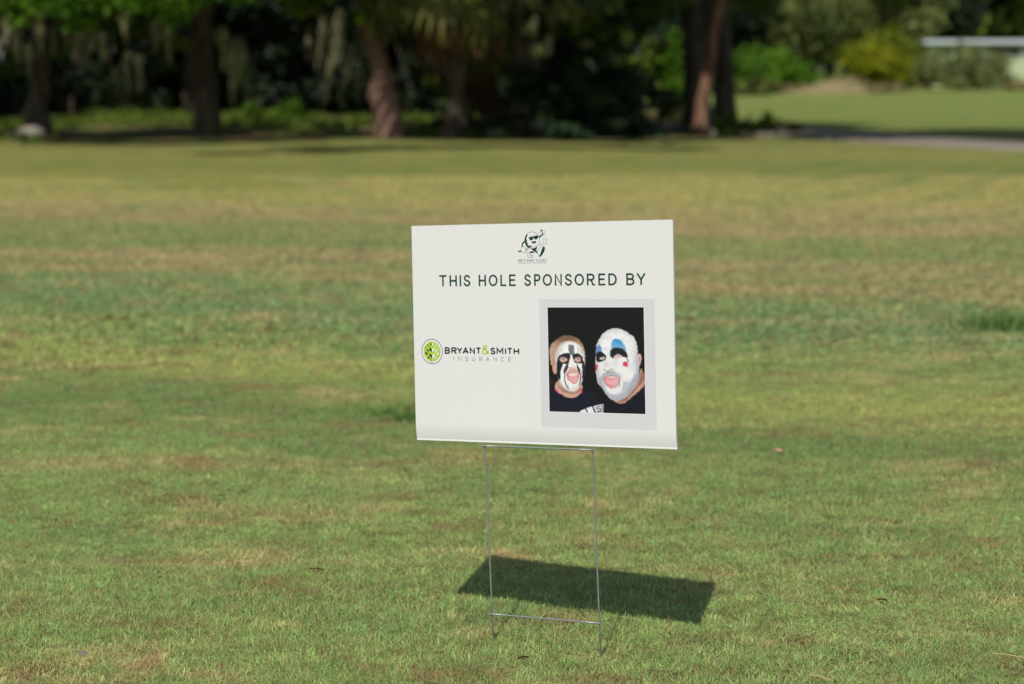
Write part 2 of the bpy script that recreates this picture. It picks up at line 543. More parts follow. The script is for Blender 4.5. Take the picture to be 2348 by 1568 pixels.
SUNLIT = []        # spots the sun reaches because leaves are cut out of the unseen crowns: (x, y, z, gap radius)
def leaf_cloud(name, clumps, n, size, mat, seed, droop=.0, aspect=.55, origin=None):
    """clumps: list of (x,y,z,rx,ry,rz); n leaves scattered in the shells of the clumps"""
    rng = np.random.default_rng(seed)
    C = np.array(clumps, float)
    w = (C[:, 3] * C[:, 4] + C[:, 4] * C[:, 5] + C[:, 3] * C[:, 5])
    idx = rng.choice(len(C), n, p=w / w.sum())
    d = rng.normal(size=(n, 3))
    d /= np.linalg.norm(d, axis=1)[:, None]
    rr = rng.random(n) ** .42
    # lumpy surface
    lump = 1 + .22 * np.sin(d[:, 0] * 5 + idx) * np.cos(d[:, 1] * 4 + idx * 2) + .18 * np.sin(d[:, 2] * 9 + d[:, 0] * 7 + idx)
    P = C[idx, :3] + d * (rr * lump)[:, None] * C[idx, 3:]
    if origin is not None:
        keep = np.ones(n, bool)
        sd_ = -np.array(ldir)
        for (x, y, z, r) in SUNLIT:
            q = P + np.array(origin) - np.array([x, y, z])
            t_ = q @ sd_
            dist = np.linalg.norm(q - t_[:, None] * sd_, axis=1)
            keep &= ~((dist < r) & (t_ > .5))
        P, idx = P[keep], idx[keep]
        n = len(P)
    s = size * rng.uniform(.6, 1.4, n)
    u = rng.normal(size=(n, 3)); u[:, 2] -= droop
    u /= np.linalg.norm(u, axis=1)[:, None]
    v = np.cross(u, rng.normal(size=(n, 3)))
    v /= np.linalg.norm(v, axis=1)[:, None]
    V = np.stack([P - u * s[:, None], P + v * (s * aspect)[:, None], P + u * s[:, None], P - v * (s * aspect)[:, None]], 1).reshape(-1, 3)
    b = np.arange(n) * 4
    F = np.stack([b, b + 1, b + 2, b + 3], 1)
    tint = np.clip(.5 + .25 * rng.normal(size=n) + .35 * np.sin(idx * 2.4), 0, 1)
    return mesh_np(name, V, F, [mat], attr=tint)

def clumps(rng, n, cx, cy, cz, rx, ry, rz, r0, r1, flat=.7):
    out = []
    for _ in range(n):
        d = rng.normal(size=3); d /= np.linalg.norm(d)
        k = rng.random() ** .4
        r = rng.uniform(r0, r1)
        out.append((cx + d[0] * k * rx, cy + d[1] * k * ry, cz + d[2] * k * rz, r, r, r * flat))
    return out

def moss_mesh(name, strands, seed):
    """strands: (x,y,ztop,length,width,dx) ragged bundles of thin ribbons"""
    rng = np.random.default_rng(seed)
    V, F, T = [], [], []
    for (x, y, zt, ln, wd, dx) in strands:
        for k in range(46):
            o = rng.normal(size=2) * wd * .3
            t0 = rng.random() * .55
            t1 = min(1, t0 + rng.uniform(.15, .45))
            sw = rng.normal() * wd * .3
            hw = rng.uniform(.006, .014)
            a = rng.random() * 6.28
            base = len(V)
            for j in range(4):
                t = t0 + (t1 - t0) * j / 3
                taper = 1 - .75 * t
                cx_ = x + dx * t + (o[0] + sw * math.sin(t * 5)) * taper
                cy_ = y + (o[1] + sw * math.cos(t * 4)) * taper
                z = zt - ln * t
                V.append((cx_ - hw * math.cos(a), cy_ - hw * math.sin(a), z))
                V.append((cx_ + hw * math.cos(a), cy_ + hw * math.sin(a), z))
            for j in range(3):
                F.append((base + 2 * j, base + 2 * j + 1, base + 2 * j + 3, base + 2 * j + 2))
                T.append(rng.random())
    return mesh_np(name, V, F, [L_MOSS], attr=T)

def trunk_mesh(name, pts, radii, mat, limbs=(), flare=1.5):
    P = curve_pts(pts, 5)
    t = np.linspace(0, 1, len(P))
    r = np.interp(t, np.linspace(0, 1, len(radii)), radii)
    r = r * (1 + (flare - 1) * np.exp(-t * 12))
    lst = [(P, r)]
    for lp, lr in limbs:
        Q = curve_pts(lp, 5)
        lst.append((Q, np.interp(np.linspace(0, 1, len(Q)), np.linspace(0, 1, len(lr)), lr)))
    return tube_mesh(name, lst, mat, n=14, wob=.045, flute=.06)

def fan_frond(name, mat, seed, petiole=1.0, rad=.85, seglen=16):
    """a sabal palm frond lying along +x from its foot, its pleated fan ending in free drooping tips"""
    rng = np.random.default_rng(seed)
    V, F, T = [], [], []
    n0 = 0
    for (a, b, w) in ((0, petiole, .018),):
        V += [(a, -w, 0), (a, w, 0), (b, w * .6, .12 * petiole), (b, -w * .6, .12 * petiole), (a, 0, -w), (b, 0, .12 * petiole - w)]
        F += [(0, 1, 2, 3), (0, 3, 5, 4), (1, 4, 5, 2)]
        T += [.6, .5, .5]
    cz = .12 * petiole
    for k in range(seglen):
        th = (k / (seglen - 1) - .5) * 3.9
        ln = rad * (1 - .25 * abs(th) / 2) * rng.uniform(.88, 1.05)
        dirv = np.array([math.cos(th), math.sin(th), 0])
        sd = np.array([-math.sin(th), math.cos(th), 0])
        base = len(V)
        for j, tt in enumerate((.0, .4, .75, 1.0)):
            w = (.012, .048, .03, .003)[j]
            dr = -.55 * tt ** 2.2 * ln
            c = np.array([petiole, 0, cz]) + dirv * ln * tt * (1 - .15 * tt) + np.array([.1 * tt, 0, dr])
            V.append(tuple(c - sd * w)); V.append(tuple(c + np.array([0, 0, .018 * (1 - tt)]))); V.append(tuple(c + sd * w))
        tv = rng.random()
        for j in range(3):
            q = base + 3 * j
            F.append((q, q + 1, q + 4, q + 3)); F.append((q + 1, q + 2, q + 5, q + 4))
            T += [tv, tv]
    return mesh_np(name, V, F, [mat], attr=T)

FROND = fan_frond('frond', L_PALM, 2)
FROND_DEAD = fan_frond('dead_frond', L_DEAD, 4, .7, .7, 12)
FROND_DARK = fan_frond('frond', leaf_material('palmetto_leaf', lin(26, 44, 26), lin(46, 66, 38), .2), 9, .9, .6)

def set_fronds(parent, me, name, n, z, seed, e0, e1, rad=.15, scale=1, sector=(0, 6.283), gap=0):
    rng = random.Random(seed)
    for k in range(n):
        az = sector[0] + (sector[1] - sector[0]) * (k + rng.random() * .6) / n
        el = rng.uniform(e0, e1)
        if gap and abs(az - 4.45) < gap:
            continue  # fronds on the sun's side left out so light reaches the trunk
        f = link(name, me, parent, (rad * math.cos(az), rad * math.sin(az), z + rng.uniform(-.15, .15)))
        f.rotation_euler = (Matrix.Rotation(az, 3, 'Z') @ Matrix.Rotation(-el, 3, 'Y') @ Matrix.Rotation(rng.uniform(-.4, .4), 3, 'X')).to_euler()
        s = scale * rng.uniform(.85, 1.15)
        f.scale = (s, s, s)

SUNLIT += [(px(886, 35.4), 35.4, .45, .5), (px(884, 35.4), 35.4, .8, .42), (px(1606, 36.8), 36.8, .3, .3), (px(1612, 36.8), 36.8, .75, .3), (px(1608, 36.8), 36.8, .55, .3),
           (px(100, 36.3), 36.3, .7, .22), (px(105, 36.3), 36.3, 1.7, .25), (px(76, 35.2), 35.2, .2, .4), (px(1040, 34), 34, 2.1, .6), (px(780, 34), 34, 1.6, .4), (px(550, 32.8), 32.8, 1.2, .35),
           (px(40, 34.5), 34.5, 0, .4), (px(420, 34.5), 34.5, 0, .3), (px(640, 34), 34, 0, .45), (px(700, 38), 38, .1, .6), (px(260, 40), 40, .1, .8), (px(1080, 37), 37, .1, .5),
           (px(1590, 34.5), 34.5, .0, .5), (px(1520, 34.2), 34.2, .0, .4), (px(950, 34), 34, 0, .4), (px(1215, 34.2), 34.2, 2.0, .35)]
rg_ = random.Random(41)
for _ in range(34):
    SUNLIT.append((rg_.uniform(-10, 3.8), rg_.uniform(32.6, 41), 0, rg_.uniform(.2, .5)))
# --- the front row of big trees, their crowns above the picture and shading the woodland floor
def big_tree(label, p, D, trunk_pts, radii, crown_seed, crown_c, crown_r, crown_n, bark=B_OAK, leaf=None, limbs=(), group='big trees at the edge of the wood', name='oak_tree', cat='tree', flare=1.5, ncl=16):
    x = px(p, D)
    t = thing(name, label, cat, (x, D, 0), 0, group)
    link('trunk', trunk_mesh('trunk', trunk_pts, radii, bark, limbs, flare), t)
    rng = np.random.default_rng(crown_seed)
    cl = clumps(rng, ncl, *crown_c, *crown_r, 1.0, 2.0)
    link('crown', leaf_cloud('crown', cl, crown_n, .17, leaf or L_OAK, crown_seed, origin=(x, D, 0)), t)
    return t

def loc(t, p, y, D):
    """place seen at column p, row y and distance D, in the coordinates of tree t"""
    z = 1.209 + (156.5 - y) * D / 4565 * 1.02
    return (px(p, D) - t.location.x, D - t.location.y, z)

tA = big_tree('leaning mottled oak trunk at the far left, pale boulder at its foot', 97, 36.5,
              [(0, 0, -.1), (-.05, 0, .5), (.1, -.05, 1.0), (.06, -.1, 2.2), (.3, -.4, 4), (.2, -.9, 6.5)], [.27, .2, .17, .15, .12, .05], 11,
              (-.6, -2.9, 5.4), (4.2, 3.0, 1.9), 8500)
tB = big_tree('straight dark oak trunk standing left of the pink palm trunk', 478, 36.2,
              [(0, 0, -.1), (.02, 0, .8), (-.04, 0, 2), (.1, -.1, 4), (.3, -.4, 7)], [.23, .21, .21, .18, .06], 12,
              (0, -2.6, 5.4), (4.2, 3.2, 1.9), 9000,
              limbs=[([(0, 0, 3), (1.2, -.8, 4), (2.6, -1.6, 4.4)], [.12, .09, .04]), ([(0, 0, 2.8), (-1, -1.2, 3.6), (-2.8, -2.2, 4)], [.12, .08, .04])])
tH = big_tree('slim dark trunk just right of the shaded palmettos in mid picture', 1190, 36,
              [(0, 0, -.1), (.03, 0, .8), (-.05, .05, 2.2), (.2, -.1, 4.5), (.3, -.5, 7)], [.2, .17, .16, .12, .05], 13,
              (-.2, -2.4, 5.4), (4.0, 3.4, 1.9), 9500)
tE = big_tree('thick dark forked trunk beside the leaning pine at the right end of the wood', 1598, 39.5,
              [(0, .2, -.1), (-.02, .2, .9), (-.12, .2, 2.2), (-.5, 0, 4), (-.9, -.6, 7)], [.28, .24, .22, .17, .06], 14,
              (-1.6, -3.4, 5.8), (3.0, 3.6, 2.0), 8500,
              limbs=[([(0, .2, 2.3), (-.7, 0, 3.2), (-1.6, -.4, 4.4)], [.13, .1, .04])])
tF = big_tree('slim pine trunk leaning right with its sunlit pinkish lower bark', 1603, 36.8,
              [(0, 0, -.05), (.04, 0, .6), (.17, 0, 1.3), (.33, 0, 2.4), (.9, -.3, 5), (1.7, -1.0, 8.5)], [.125, .105, .1, .1, .1, .05], 15,
              (2.9, -6.2, 7.6), (2.6, 2.4, 1.2), 11000, bark=B_PINE, name='pine_tree', ncl=9)
tG = big_tree('narrow dark trunk behind the leaning pine, nearest the open lawn', 1656, 41,
              [(0, 0, -.1), (.02, 0, 1), (-.1, 0, 2.4), (-.1, -.2, 5), (.1, -.5, 8)], [.24, .2, .2, .15, .05], 16,
              (-1.2, -2.6, 6.2), (2.6, 2.6, 1.8), 5000)

# the palm with the pink trunk
tC = thing('palm_tree', 'palm with a swollen sunlit pinkish trunk base among dark trees', 'palm tree', (px(886, 35.6), 35.6, 0), 0)
link('trunk', trunk_mesh('trunk', [(.05, 0, -.1), (.06, 0, .35), (-.03, 0, .75), (-.06, 0, 1.15), (-.3, .05, 2.2), (-.5, .1, 3.6), (-.4, .1, 4.6)], [.22, .25, .27, .17, .17, .17, .16], B_PALM, flare=1.2), tC)
tCh = bpy.data.objects.new('frond', FROND)
set_fronds(tC, FROND, 'frond', 20, 4.6, 3, -.6, 1.1, .2, 1.2, gap=.8)
set_fronds(tC, FROND_DEAD, 'dead_frond', 8, 4.3, 4, -1.4, -1.1, .25, 1.0, gap=1.0)
bpy.data.objects.remove(tCh)

# a second palm, whose lit frond hangs into the top of the picture
tP = thing('palm_tree', 'palm whose yellow green fronds hang down at the top centre', 'palm tree', (px(1040, 34.8), 34.8, 0), 0)
link('trunk', trunk_mesh('trunk', [(0, .6, -.1), (.05, .6, 1.2), (0, .4, 2.4), (-.05, 0, 3.6)], [.2, .17, .16, .15], B_OAK, flare=1.2), tP)
set_fronds(tP, FROND, 'frond', 18, 3.3, 8, -1.1, .9, .15, 1.2)
set_fronds(tP, FROND_DEAD, 'dead_frond', 9, 3.1, 9, -1.5, -.9, .2, 1.3)

# a third palm with dead fronds hanging over its trunk in mid picture
tQ = thing('palm_tree', 'shaded palm with brown dead fronds hanging around its trunk', 'palm tree', (px(1150, 37.2), 37.2, 0), 0)
link('trunk', trunk_mesh('trunk', [(0, 0, -.1), (.05, 0, 1.2), (0, 0, 2.8)], [.2, .18, .16], B_OAK, flare=1.2), tQ)
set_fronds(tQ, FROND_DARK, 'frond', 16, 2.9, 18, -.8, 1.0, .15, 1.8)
set_fronds(tQ, FROND_DEAD, 'dead_frond', 12, 2.3, 19, -1.5, -1.1, .15, 1.5)

# low lit boughs and moss of the oaks
def bough(t, spec, D, n, mat, seed, name='low_bough', size=.06):
    cl = []
    for (p, y, r) in spec:
        q = loc(t, p, y, D)
        cl.append((*q, r, r * .9, r * .6))
    link(name, leaf_cloud(name, cl, n, size, mat, seed, .4), t)

bough(tA, [(30, -20, .45), (100, 0, .5), (175, 5, .5), (240, -15, .5), (300, 0, .5), (140, -60, .7), (60, 50, .2), (270, -70, .7), (10, 10, .35)], 31.5, 3400, L_BRIGHT, 21)
bough(tB, [(350, -10, .55), (420, 5, .5), (180, 55, .28), (215, 60, .22), (490, -30, .5), (560, -20, .45), (620, -40, .5), (395, 48, .25), (400, -70, .8), (470, -80, .8)], 31.8, 3600, L_BRIGHT, 22)
bough(tB, [(545, 130, .22), (555, 160, .2), (520, 95, .16), (700, 20, .35), (735, -15, .4)], 34.5, 1100, L_OAK, 23)
bough(tH, [(1090, 95, .16), (1140, 60, .2), (1215, 70, .16), (1240, 120, .18), (1340, 105, .1), (1420, 140, .1), (1300, 30, .3), (1385, 10, .3)], 34.2, 1000, L_GREY, 24)
bough(tA, [(150, 110, .22), (60, 120, .2), (20, 160, .2), (190, 60, .25), (330, 70, .25), (270, 60, .22), (420, 100, .2), (395, 150, .16)], 35.5, 1500, L_OAK, 29, size=.07)
bough(tB, [(620, 30, .35), (680, 60, .3), (560, 60, .25), (720, 10, .4), (640, 120, .18), (500, 190, .16), (30, 60, .2)], 37, 1500, L_DARK, 26, size=.08)
bough(tC, [(862, 10, .3), (838, 45, .22), (880, 50, .18), (905, 0, .3)], 35.0, 1000, L_OAK, 28)  # leaves added over the palm's upper trunk to darken it
bough(tH, [(900, 20, .3), (960, 60, .3), (1010, 100, .3), (1080, 140, .25), (1160, 110, .3), (1240, 60, .35), (1330, 60, .4), (1400, 90, .4), (1450, 160, .4), (1350, 170, .4), (1000, 190, .25), (1280, 180, .3), (1500, 110, .25)], 36.4, 3600, L_OAK, 27, size=.08)
bough(tE, [(1480, 20, .5), (1540, -10, .5), (1420, 0, .5), (1700, -10, .5), (1740, 15, .35)], 38, 2200, L_OAK, 25)

rngb = np.random.default_rng(3)
fb = []  # unseen leaf clumps added above the frame to shade the lawn edge
for p_ in (560, 700, 780, 840, 900, 990, 1080, 1170, 1260, 1350, 1440, 1530):
    D_ = 27.5 + rngb.uniform(-.6, 1.0)
    fb.append((px(p_, 31) - tH.location.x - .6, D_ - tH.location.y, 3.5 + rngb.uniform(-.2, .5), .75, .8, .3))
link('low_bough', leaf_cloud('low_bough', fb, 6500, .08, L_OAK, 44), tH)

def moss(t, spec, D0, seed):
    st = []
    rm_ = random.Random(seed)
    for (p, y0, y1, w, dp) in spec:
        D = D0 + rm_.choice((0, 0, 1.2, 2.8))
        q = loc(t, p, y0, D)
        st.append((q[0], q[1], q[2], (y1 - y0) * D / 4565, w * .72 * D / 4565, dp * D / 4565))
    for k, q in enumerate(st):
        link('hanging_moss', moss_mesh('hanging_moss', [q], seed * 10 + k), t)
moss(tA, [(104, 10, 150, 26, 4), (134, 60, 135, 18, 2), (190, 70, 150, 16, 0), (210, 75, 165, 18, 2), (246, 70, 150, 18, 2), (52, 60, 150, 24, 2), (30, 30, 120, 20, 0), (165, 60, 110, 12, 2), (225, 60, 130, 12, -2), (75, 90, 190, 16, 4)], 32.4, 31)
moss(tB, [(298, 15, 118, 22, 3), (302, 110, 225, 16, -2), (330, 120, 225, 18, 0), (365, 45, 125, 20, 4), (392, 45, 160, 26, 8), (275, 150, 200, 14, 0), (555, 80, 255, 34, -22), (520, 60, 175, 18, 0)], 32.8, 32)
moss(tC, [(748, 40, 165, 22, -16), (792, 20, 245, 30, -44), (810, 90, 215, 24, -16), (842, 140, 240, 18, -22), (885, -20, 40, 16, -6), (765, 30, 140, 12, -10), (830, 60, 150, 12, -8), (715, 60, 150, 14, -4)], 34, 33)
moss(tH, [(1286, -30, 100, 20, -26), (1262, 80, 130, 16, -4), (1225, 40, 90, 14, 0)], 34, 34)

# palmettos in the shade of the mid picture and low plants on the woodland floor
def palmetto(p, D, s, label, seed):
    t = thing('palmetto_bush', label, 'palmetto', (px(p, D), D, 0), seed, 'shaded palmettos under the trees')
    set_fronds(t, FROND_DARK, 'frond', 22, .15, seed, -.1, 1.35, .1, s)
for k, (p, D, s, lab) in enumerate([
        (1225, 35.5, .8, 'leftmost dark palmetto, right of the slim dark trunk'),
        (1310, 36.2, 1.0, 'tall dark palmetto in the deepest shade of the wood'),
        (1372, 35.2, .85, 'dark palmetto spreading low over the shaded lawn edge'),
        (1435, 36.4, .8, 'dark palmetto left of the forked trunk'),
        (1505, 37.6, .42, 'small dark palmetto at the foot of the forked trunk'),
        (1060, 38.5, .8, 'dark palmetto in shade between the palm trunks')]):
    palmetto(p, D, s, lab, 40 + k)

def shrub(label, p, D, w, h, mat, seed, n=1500, size=.06, group=None, name='shrub', cat='shrub', dy=None, ncl=9):
    t = thing(name, label, cat, (px(p, D), D, 0), 0, group)
    rng = np.random.default_rng(seed)
    st = []
    for k in range(6):
        a = rng.random() * 6.28
        st.append(([(0, 0, -.05), (w * .12 * math.cos(a), w * .12 * math.sin(a), h * .3), (w * .3 * math.cos(a), w * .3 * math.sin(a), h * .7)], [.02 + h * .012, .015 + h * .006, .008]))
    link('stem', tube_mesh('stem', st, B_OAK, n=6), t)
    d = dy or w * .8
    cl = []
    for _ in range(ncl):
        a = rng.random() * 6.28; k = rng.random() ** .5
        r = rng.uniform(.16, .3) * min(w, h * 1.4) * (1 if ncl < 17 else rng.uniform(.75, 1.05) if ncl < 18 else rng.uniform(.45, .95))
        zz = rng.uniform(.25, 1) * h * (1 - .4 * k) - r * .3
        cl.append((k * (w / 2 - r * .6) * math.cos(a), k * (d / 2 - r * .6) * math.sin(a), max(zz, r * .5), r, r, r * .75))
    link('foliage', leaf_cloud('foliage', cl, n, size, mat, seed), t)
    return t

# weeds on the floor of the wood (uncountable low growth)
rngw = np.random.default_rng(77)
wd = []
for p, y, r in [(150, 292, .3), (200, 280, .35), (250, 272, .4), (300, 270, .4), (350, 272, .4), (400, 276, .35), (440, 282, .3), (590, 262, .3), (660, 262, .3), (540, 292, .3), (620, 296, .3), (700, 300, .3), (760, 296, .3), (830, 290, .3),
                (1000, 285, .4), (1050, 290, .4), (1100, 292, .4), (1000, 300, .3), (980, 310, .3), (60, 280, .3), (20, 290, .3), (110, 320, .15), (60, 322, .15), (30, 318, .12), (1540, 300, .2), (1500, 310, .2)]:
    D = row_dist(y)
    for _ in range(4):
        wd.append((px(p, D) + rngw.normal() * .5, D + rngw.normal() * .8, .05, r, r, r * rngw.uniform(.3, .75)))
for _ in range(62):
    wd.append((rngw.uniform(-10.5, 1.5) , rngw.uniform(41, 48), .03, .5, .5, .2))
o = link('weeds', leaf_cloud('weeds', wd, 17000, .05, L_OAK, 78))
tag(o, 'low green weeds covering the floor under the trees', 'weeds', kind='stuff')

# ------------------------------------------------------------------ the wood behind: rear trees and undergrowth
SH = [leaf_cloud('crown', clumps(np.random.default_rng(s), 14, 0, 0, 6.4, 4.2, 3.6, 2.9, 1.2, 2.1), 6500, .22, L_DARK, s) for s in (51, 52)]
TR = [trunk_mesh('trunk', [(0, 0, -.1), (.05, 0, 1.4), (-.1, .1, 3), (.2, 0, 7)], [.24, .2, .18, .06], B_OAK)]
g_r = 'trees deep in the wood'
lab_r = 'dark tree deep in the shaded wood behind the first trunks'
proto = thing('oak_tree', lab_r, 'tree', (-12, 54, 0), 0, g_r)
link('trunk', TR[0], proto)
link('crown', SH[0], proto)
rr = random.Random(5)
for i, (x, y) in enumerate([(-8.6, 54.2), (-5.4, 54.8), (-2.6, 54.2), (-1.2, 56), (-15.5, 54), (-10.5, 59), (-6, 59), (-1.8, 59.5), (-15, 60),
                            (-15.5, 44), (-14.5, 36), (-12.9, 33), (-20, 45), (-19, 33)]):
    c = copy_tree(proto)
    c.location = (x, y, 0)
    c.rotation_euler.z = rr.uniform(0, 6.28)
    c.scale = [rr.uniform(.9, 1.15)] * 3
    for ch in c.children:
        if ch.name.startswith('crown') and i % 2:
            ch.data = SH[1]
UG = []
for s in (61, 62, 63):
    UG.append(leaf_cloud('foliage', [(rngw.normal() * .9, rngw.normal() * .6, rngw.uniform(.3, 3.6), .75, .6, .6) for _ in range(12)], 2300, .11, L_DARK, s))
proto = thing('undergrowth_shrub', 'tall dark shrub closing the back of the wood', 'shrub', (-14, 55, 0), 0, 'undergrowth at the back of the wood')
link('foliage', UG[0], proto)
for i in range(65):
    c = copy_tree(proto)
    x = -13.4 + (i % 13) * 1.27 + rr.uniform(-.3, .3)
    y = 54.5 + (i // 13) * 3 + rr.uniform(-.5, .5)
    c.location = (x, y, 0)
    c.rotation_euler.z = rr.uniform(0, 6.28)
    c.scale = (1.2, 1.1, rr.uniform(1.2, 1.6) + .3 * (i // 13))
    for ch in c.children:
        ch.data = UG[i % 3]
# shaded shrubs nearer, between the trunks
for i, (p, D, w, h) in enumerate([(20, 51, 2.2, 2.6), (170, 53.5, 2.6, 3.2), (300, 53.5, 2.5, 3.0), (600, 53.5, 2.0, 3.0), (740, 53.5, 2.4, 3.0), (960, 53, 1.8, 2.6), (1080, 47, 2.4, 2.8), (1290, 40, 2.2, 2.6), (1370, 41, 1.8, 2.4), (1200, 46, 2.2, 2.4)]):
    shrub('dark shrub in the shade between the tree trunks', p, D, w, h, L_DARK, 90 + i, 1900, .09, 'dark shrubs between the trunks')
shrub('small sunlit shrub in a gap behind the straight trunk', 590, 46, .6, .8, L_BRIGHT, 105, 300, .06)
shrub('small sunlit shrub left of the pink palm trunk', 665, 45, .9, .8, L_BRIGHT, 106, 400, .06)
shrub('small bright shrub glimpsed right of the pink palm trunk', 1060, 46, .8, 1.1, L_BRIGHT, 107, 400, .06)

# ------------------------------------------------------------------ the open right side
shrub('bright lime green shrub seen between the palmettos and the forked trunk', 1538, 66, 2.3, 3.2, L_BRIGHT, 111, 3600, .1)
shrub('bright green low shrub right behind the leaning pine', 1690, 92, 3.4, 2.3, L_BRIGHT, 112, 3000, .12)
shrub('bright green shrub between the leaning pine and the dry mound', 1785, 100, 4.6, 3.0, L_BRIGHT, 113, 3600, .12)
shrub('low olive shrub at the left foot of the dry mound', 1725, 84, 2.8, .9, L_OLIVE, 114, 1400, .09)
shrub('wide shrub with yellow leaves in front of the dark trees', 2012, 112, 5.2, 3.7, L_YELLOW, 115, 6500, .13, ncl=16)
shrub('grey green shrub partly hiding the pale shed', 2195, 106, 5.0, 2.9, L_GREY, 116, 4600, .12, ncl=26)
shrub('straggly olive shrub leaning against the shed wall', 2262, 112, 2.6, 1.9, L_OLIVE, 121, 1600, .12, ncl=20)
shrub('low pale scrub in front of the yellow leaved bush', 1985, 104, 4.4, .7, L_DRY, 122, 1300, .1, ncl=22)
shrub('thin straw coloured shrub between the yellow bush and the shed', 2120, 109, 2.0, 2.6, L_DRY, 117, 1200, .1)
shrub('low dry weeds at the shed corner', 2320, 104, 1.6, .7, L_DRY, 118, 700, .08)
shrub('small dark green shrub beside the path under the pine', 1765, 36.5, 1.3, .38, L_OAK, 119, 600, .05, ncl=14)
shrub('small green shrub at the wood corner by the path', 1690, 36.5, 1.0, .55, L_OAK, 120, 700, .05)

mo = thing('grass_mound', 'mound of dry straw coloured grass before the green shrubs', 'mound', (px(1880, 93), 93, 0), 0)
rng = np.random.default_rng(7)
V, F = [], []
for i in range(25):
    for j in range(13):
        u, v = i / 24 * 2 - 1, j / 12 * 2 - 1
        h = max(0, (1 - u * u) * (1 - v * v)) ** .7 * (.12 + .95 * ((u + 1) / 2) ** 1.3)
        V.append((u * 2.3, v * 1.8 + u * 1.2, h * 1.15 + .03 * rng.normal() - .06))
for i in range(24):
    for j in range(12):
        q = i * 13 + j
        F.append((q, q + 13, q + 14, q + 1))
dm, t, b = new_mat('dry_mound', .95, .1)
pos = t.nodes.new('ShaderNodeNewGeometry').outputs['Position']
t.links.new(mixc(t, noise_at(t, pos, 3, 5), lin(112, 104, 70), lin(144, 132, 96)), b.inputs['Base Color'])
link('soil', mesh_np('soil', V, F, [dm], smooth=True), mo)
link('dry_grass', leaf_cloud('dry_grass', [(0, 0, .2, 2.4, 1.2, .3), (1.0, .4, .55, .9, .8, .3), (2.6, .5, .1, 1.6, 1, .35)], 1500, .09, L_DRY, 5), mo)

FT = [leaf_cloud('crown', clumps(np.random.default_rng(s), 16, 0, 0, 5.0, 4.0, 3.4, 4.2, 1.2, 2.2), 7000, .24, mt, s) for s, mt in ((71, L_OLIVE), (72, L_OAK), (73, L_DARK))]
FTR = trunk_mesh('trunk', [(0, 0, -.1), (.1, 0, 2), (-.2, .1, 4), (.1, 0, 8)], [.35, .28, .24, .08], B_OAK)
specs = [(1660, 118, 0, 1.0), (1740, 124, 0, 1.05), (1830, 120, 0, 1.0), (1900, 126, 1, 1.1), (1985, 128, 0, 1.1), (2070, 134, 2, 1.1), (2150, 140, 1, 1.1), (2230, 146, 1, 1.15),
         (2310, 142, 1, 1.1), (2390, 146, 0, 1.1), (2470, 140, 1, 1.1), (1600, 112, 2, 1.0), (1530, 104, 2, 1.0), (1450, 96, 2, 1.0), (1700, 145, 2, 1.3), (1850, 150, 2, 1.3), (2000, 155, 2, 1.3), (2180, 165, 2, 1.4), (2340, 165, 2, 1.4), (2500, 160, 2, 1.4), (1380, 92, 2, 1.0), (1300, 100, 2, 1.1)]
kinds = ['olive green tree beyond the right edge of the far lawn', 'mid green tree at the right end behind the shed', 'very dark tree at the back of the tree line beyond the lawn']
FARLAB = {0: 'olive green tree right behind the leaning pine trunk, beyond the lawn', 1: 'olive green tree above the bright green shrubs', 3: 'mid green tree left of and above the yellow bush',
          4: 'olive green tree directly above the yellow leaved bush', 2: 'olive green tree above the dry grass mound', 5: 'very dark tree between the yellow bush and the shed', 6: 'mid green tree rising over the left end of the shed',
          7: 'mid green tree over the grey green shrub and shed roof', 8: 'mid green tree behind the shed at the right edge', 9: 'olive green tree over the right end of the shed'}
protos = {}
for i, (p, D, k, s) in enumerate(specs):
    if k not in protos:
        c = thing('broadleaf_tree', kinds[k], 'tree', (0, 0, 0), 0, ['olive green trees beyond the lawn', 'mid green trees beyond the lawn', 'very dark trees beyond the lawn'][k])
        link('trunk', FTR, c)
        link('crown', FT[k], c)
        protos[k] = c
        c0 = kinds[k]
    else:
        c = copy_tree(protos[k])
        c['label'] = kinds[k]
    if i in FARLAB:
        c['label'] = FARLAB[i]
    c.location = (px(p, D), D, 0)
    c.rotation_euler.z = rr.uniform(0, 6.28)
    c.scale = (s, s, s * rr.uniform(.95, 1.25))

# the shed
def box(x0, x1, y0, y1, z0, z1):
    V = [(x, y, z) for z in (z0, z1) for (x, y) in ((x0, y0), (x1, y0), (x1, y1), (x0, y1))]
    return V, [(0, 3, 2, 1), (4, 5, 6, 7), (0, 1, 5, 4), (1, 2, 6, 5), (2, 3, 7, 6), (3, 0, 4, 7)]
def boxes(name, lst, mat):
    V, F = [], []
    for q in lst:
        v, f = box(*q)
        F += [tuple(a + len(V) for a in g) for g in f]
        V += v
    me = bpy.data.meshes.new(name)
    me.from_pydata(V, [], F)
    me.materials.append(mat)
    return me
sh = thing('shed', 'pale green shed with a low white roof behind the grey shrub', 'shed', (px(2120, 122), 122, 0), R(-4))
M_WALL = flat_mat('shed_wall', lin(176, 190, 150), .8)
M_ROOF = flat_mat('shed_roof', lin(196, 204, 208), .5)
M_GLASS = flat_mat('shed_glass', lin(30, 44, 50), .15, .5)
link('wall', boxes('wall', [(0, 12, .4, .5, 0, 2.62), (0, .1, .503, 6, 0, 2.62), (11.9, 12, .503, 6, 0, 2.62), (.103, 11.897, 5.9, 6, 0, 2.62)], M_WALL), sh)
link('roof', boxes('roof', [(-.3, 12.3, -.1, 6.4, 2.625, 2.85)], M_ROOF), sh)
